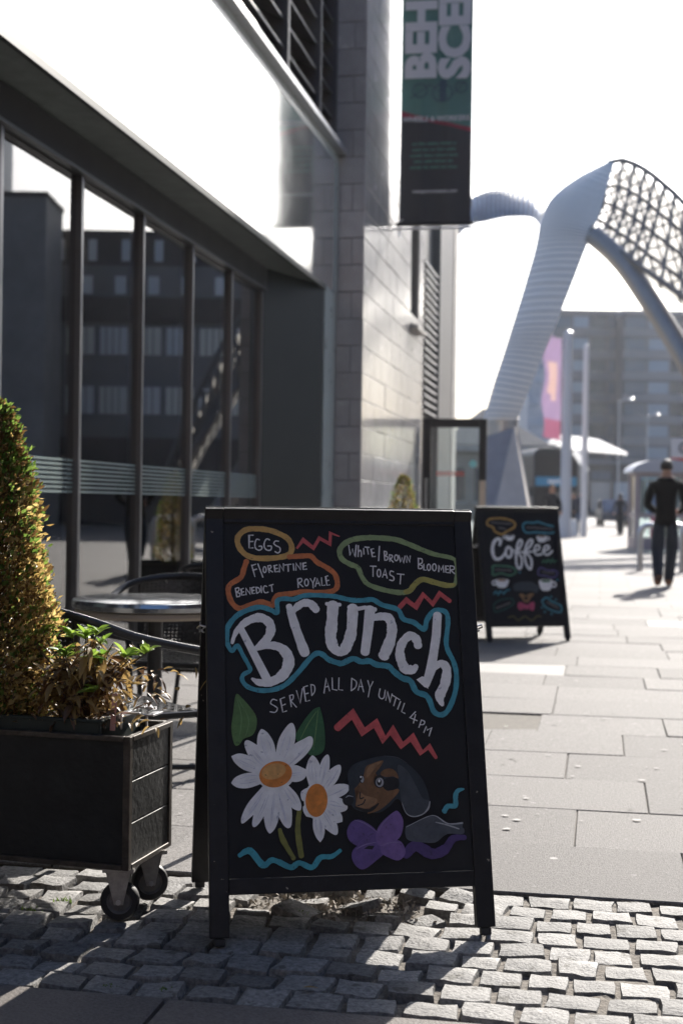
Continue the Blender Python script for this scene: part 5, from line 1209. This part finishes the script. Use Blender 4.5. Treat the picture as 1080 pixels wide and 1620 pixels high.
f += [tuple(range(0, 2 * NN + 2, 2)), tuple(range(2 * NN + 1, 0, -2)), (0, 1, 2 * NN + 1, 2 * NN)]
MB().add(v, f).build('roof', mat('kiosk_roof', (.50, .52, .56), .35, .3), ki, smooth=True)
MB().box(.5, .95, KD - .35, KD - .095, .9, 1.75).build('telephone', mat('phone_blue', (.12, .20, .40), .5), ki); MB().box(.45, .65, .2, .35, .31, .9).build('poster', mat('pink_poster', (.60, .20, .30), .6), ki)
# steel hoops
def hoop(u, v, w, rz, label):
    p = gpt(u, v); R = .16; H = .80
    path = [(0, 0, 0)] + [(R - R * cos(a), 0, H - R + R * sin(a)) for a in [k * pi / 12 for k in range(7)]] + [(w - R + R * sin(a), 0, H - R + R * cos(a)) for a in [k * pi / 12 for k in range(7)]] + [(w, 0, 0)]
    o = MB().tube(path, .055, 12).build('steel_hoop', STEEL, smooth=True); o.location = p; o.rotation_euler.z = rz; tag(o, label, 'barrier', 'steel hoop barriers'); return o
hoop(1011, 903, .80, radians(10), 'steel hoop barrier left of the walking man'); hoop(1078, 905, .8, radians(10), 'steel hoop barrier just right of the walking man')
# sign totem behind the kiosk
tp_ = gpt(1062, 838); tm = empty('street_sign', tp_, radians(10), 'white and red roundel sign on a post behind the kiosk', 'sign')
MB().cyl((.7, .05, 0), .05, 4.4, 10).build('post', GALV, tm); MB().box(-.1, 1.6, 0, .04, 3.55, 4.5).build('white_panel', mat('sign_white', (.72, .70, .70), .5), tm); MB().box(-.1, 1.6, 0, .04, 2.75, 3.548).build('red_panel', mat('sign_red', (.50, .06, .06), .5), tm)
MB().lathe([(.18, -.012), (.30, -.012), (.30, -.002), (.18, -.002)], 24, (.55, 0, 4.02), 'y').build('roundel', mat('sign_grey', (.12, .12, .13), .5), tm); MB().box(.43, .67, -.011, -.002, 3.98, 4.06).build('roundel_bar', mat('sign_red2', (.5, .06, .06), .5), tm)
# flagpole with purple banner
fp = gpt(893, 850); fl = empty('flagpole', fp, radians(8), 'tall white flagpole carrying a purple and pink banner', 'flagpole')
MB().lathe([(.001, 0), (.22, 0), (.22, .3), (.20, .3), (.15, 7.2), (.001, 7.3)], 16).build('pole', WHT, fl, smooth=True)
v = []; f = []; NF = 16
for i in range(NF + 1):
    z = 3.4 + 3.6 * i / NF
    for k in range(5):
        x = -.22 - .62 * k / 4 * (1 - .1 * sin(i * .8)); y = .07 * sin(i * .9 + k * 1.1)
        v.append((x, y, z + .12 * k / 4)); v.append((x, y + .006, z + .12 * k / 4))
for i in range(NF):
    for k in range(4):
        a = (i * 5 + k) * 2; b = a + 2; c = a + 10; d = c + 2
        f += [(a, b, d, c), (a + 1, c + 1, d + 1, b + 1)]
fo = MB().add(v, f).build('flag', [leafmat('flag_purple', (.60, .50, .62), (.60, .50, .62), .5, .7), leafmat('flag_pink', (.60, .34, .43), (.60, .34, .43), .5, .7), leafmat('flag_cream', (.80, .66, .62), (.80, .66, .62), .5, .7)], fl, smooth=True)
for p in fo.data.polygons:
    z = p.center.z; x = p.center.x
    p.material_index = 1 if z < 4.1 else (2 if (4.9 < z < 6.1 and -.62 < x < -.30) else 0)
MB().tube([(0, 0, 6.98), (-.9, 0, 7.06)], .02, 6).build('flag_arm', GALV, fl)
fp2 = fp + Vector((.62, 1.5, 0)); f2 = MB().lathe([(.001, 0), (.12, 0), (.10, 6.9), (.001, 7)], 12).build('flagpole', WHT, smooth=True); f2.location = fp2; tag(f2, 'slimmer white pole standing right behind the flagpole', 'pole')
# lamp posts
def lamp(u, v_top, d, label, side=1):
    b = at(u, 800, d); e = empty('street_lamp', (b.x, b.y, 0), radians(10), label, 'street lamp', 'street lamps by the road'); H = at(u, v_top, d).z
    MB().lathe([(.001, 0), (.13, 0), (.12, 1.2), (.08, 1.25), (.06, H), (.001, H + .02)], 10).build('post', GALV, e, smooth=True)
    MB().tube([(0, 0, H - .05), (.4 * side, 0, H + .08), (.75 * side, 0, H + .1)], .04, 6).build('arm', GALV, e); MB().lathe([(.001, -.06), (.18, -.04), (.20, .03), (.10, .10), (.001, .12)], 12, (.85 * side, 0, H + .1)).build('lantern', mat('lantern', (.75, .75, .75), .3) if 'lantern' not in bpy.data.materials else bpy.data.materials['lantern'], e, smooth=True)
lamp(976, 634, 100, 'grey street lamp in front of the office slab, nearer of the two'); lamp(1021, 658, 118, 'grey street lamp right of the nearer one, above the kiosk roof')
# yellow post
yp = gpt(956, 819); yb = empty('yellow_post', yp, 0, 'bright yellow-orange post box on the far side of the paving', 'post box')
YM = mat('yellow_paint', (.72, .34, .01), .45)
MB().lathe([(.001, 0), (.30, 0), (.30, .2), (.05, .22), (.05, .3), (.36, .32), (.36, 1.30), (.30, 1.42), (.001, 1.46)], 20).build('body', YM, yb, smooth=True, angle=40); MB().box(-.2, .2, -.37, -.355, 1.05, 1.15).build('slot', BLK, yb)
# glass shelter canopy
cp = gpt(925, 834); cn = empty('glass_canopy', cp, radians(12), 'sunlit white pointed canopy on a slanting leg beside the bus', 'canopy')
K = 72 / 2250.
CW = leafmat('canopy_frosted', (.9, .9, .9), (.9, .9, .9), .95, .25)
_n = CW.node_tree.nodes; _o = _n['Material Output'].inputs[0].links[0].from_socket; _t = _n.new('ShaderNodeBsdfTransparent'); _m = _n.new('ShaderNodeMixShader')
CW.node_tree.links.new(_t.outputs[0], _m.inputs[1]); CW.node_tree.links.new(_o, _m.inputs[2]); CW.node_tree.links.new(_m.outputs[0], _n['Material Output'].inputs[0])
def cv(u, v, dy=0): return ((u - 925) * K, dy, (800 - v) * K + 1.13)
cz = [cv(884, 690), cv(908, 691), cv(938, 693), cv(986, 714), cv(986, 718), cv(915, 713), cv(872, 705)]
mbc = MB(); n_ = len(cz)
mbc.add([(x, -.8, z) for x, _, z in cz] + [(x * .98, 2.2, z + .25) for x, _, z in cz], [tuple(range(n_)), tuple(range(2 * n_ - 1, n_ - 1, -1))] + [(i, i + n_, (i + 1) % n_ + n_, (i + 1) % n_) for i in range(n_)])
recalc(mbc.build('roof', CW, cn)); MB().tube([cv(905, 712), cv(918, 728), cv(927, 745)], [.16, .2, .12], 8).build('bracket', CW, cn, smooth=True); MB().cyl((.05, .2, 0), .09, 3.0, 10).build('post', GALV, cn)
# double decker bus
bp_ = gpt(884, 832); bu = empty('double_decker_bus', (bp_.x - 1.5, bp_.y + 2, 0), radians(14), 'dark double-decker bus seen head on with blue band below the upper windscreen', 'bus')
BB = mat('bus_body', (.012, .015, .022), .5, 0, .3); BGs = mat('bus_glass', (.008, .010, .014), .35, 0, .3)
prof = [(0, .35), (2.5, .35), (2.5, 3.9), (2.38, 4.2), (2.1, 4.32), (.4, 4.32), (.12, 4.2), (0, 3.9)]
recalc(MB().prism(prof, lambda x, y, t: (x, t, y), 0, 10.5).build('body', BB, bu, bevel=.06))
MB().box(.14, 2.36, -.03, .005, 2.75, 3.95).build('upper_windscreen', BGs, bu, bevel=.02); MB().box(.14, 2.36, -.04, .005, 1.05, 2.15).build('lower_windscreen', BGs, bu, bevel=.02)
bl = MB().box(.10, 2.40, -.05, .004, 2.20, 2.70).build('destination_band', mat('bus_blue', (.04, .25, .42), .4), bu); dg = MB()
for k in range(7): dg.box(.8 + k * .17, .92 + k * .17, -.056, -.051, 2.36, 2.54)
dg.build('destination_print', WHITEP, bl)
HLm = mat('headlamp', (.8, .8, .78), .1)
for x in (.35, 2.15): MB().lathe([(.001, -.05), (.12, -.03), (.14, .01), (.001, .012)], 14, (x, 0, .78), 'y').build('headlight', HLm, bu, smooth=True)
for x in (.2, 2.3): 
    w_ = MB().lathe([(.001, -.14), (.32, -.14), (.48, -.1), (.48, .1), (.32, .14), (.001, .14)], 20, (x - .02 if x < 1 else x + .02, 2.3, .485), 'x').build('wheel', RUBBER, bu, smooth=True)
for x in (-.2, 2.7): MB().box(x - .1, x + .1, -.3, -.18, 1.6, 2.1).build('mirror', BB, bu, bevel=.02); MB().tube([(0 if x < 0 else 2.5, .05, 2.15), (x, -.2, 2.11)], .02, 6).build('mirror_arm', BB, bu)
for k in range(7):
    for z0, z1 in ((1.3, 2.1), (2.9, 3.7)):
        MB().box(2.496, 2.51, .5 + k * 1.4, 1.75 + k * 1.4, z0, z1).build('side_window', BGs, bu)
# low buildings closing the street end
st_ = at(925, 800, 150); se = empty('shop_row', (st_.x, st_.y, 0), radians(10), 'low dark shop row at the street end below the office slab', 'building')
MB().box(0, 40, 0, 8, 0, 5.5).build('wall', mat('shop_dark', (.05, .052, .058), .6, scale=.6, var=.3), se); MB().box(-.2, 40.2, -.4, 8, 5.5, 5.9).build('fascia', FS_, se)
for k in range(16): MB().box(.6 + k * 2.45, 2.6 + k * 2.45, -.05, .01, .5, 3.6).build('shop_window', WB[k % 3], se); MB().box(.6 + k * 2.45, 2.6 + k * 2.45, -.06, .01, 3.9, 4.7).build('shop_sign', (FS_, OD, WB[1])[k % 3], se)
cr_ = gpt(1000, 833); ca = empty('parked_car', (cr_.x - 1.0, cr_.y, 0), radians(95), 'dark blue parked car with bright windscreen left of the kiosk', 'car')
CB = mat('car_blue', (.03, .05, .09), .25, .3, coat=1)
recalc(MB().prism([(-2.1, .3), (2.1, .3), (2.15, .7), (1.9, .9), (.9, 1.0), (.3, 1.45), (-1.2, 1.48), (-1.9, 1.0), (-2.15, .8)], lambda x, y, t: (x, t, y), -.85, .85).build('body', CB, ca, bevel=.08, seg=3))
for s in (-1, 1): MB().prism([(.8, 1.0), (.28, 1.4), (-1.1, 1.42), (-1.7, 1.02)], lambda x, y, t: (x, t * s, y), .851, .856).build('side_window', BGs, ca)
MB().hexa([(.93, -.7, .99), (.93, .7, .99), (.95, .7, 1.0), (.95, -.7, 1.0), (.32, -.65, 1.44), (.32, .65, 1.44), (.34, .65, 1.46), (.34, -.65, 1.46)]).build('windscreen', mat('car_glass', (.3, .35, .4), .05), ca)
for x in (-1.3, 1.3):
    for y in (-.78, .78): MB().lathe([(.001, -.1), (.2, -.1), (.31, -.08), (.31, .08), (.2, .1), (.001, .1)], 18, (x, y, .31), 'y').build('wheel', RUBBER, ca, smooth=True)

# ================================================================ haze added to imitate veiling lens flare
hz = MB().box(-330, 330, -70, 700, -1.2, 34).build('haze', []); hm = bpy.data.materials.new('flare_veil'); hm.use_nodes = True; hn = hm.node_tree.nodes
hn.remove(hn['Principled BSDF']); pv = hn.new('ShaderNodeVolumePrincipled'); pv.inputs['Density'].default_value = .00016; pv.inputs['Anisotropy'].default_value = .55; pv.inputs['Color'].default_value = (.95, .96, 1, 1)
hm.node_tree.links.new(pv.outputs[0], hn['Material Output'].inputs['Volume']); hz.data.materials.append(hm); tag(hz, 'thin bright haze added to imitate veiling lens flare', 'haze', kind='stuff')
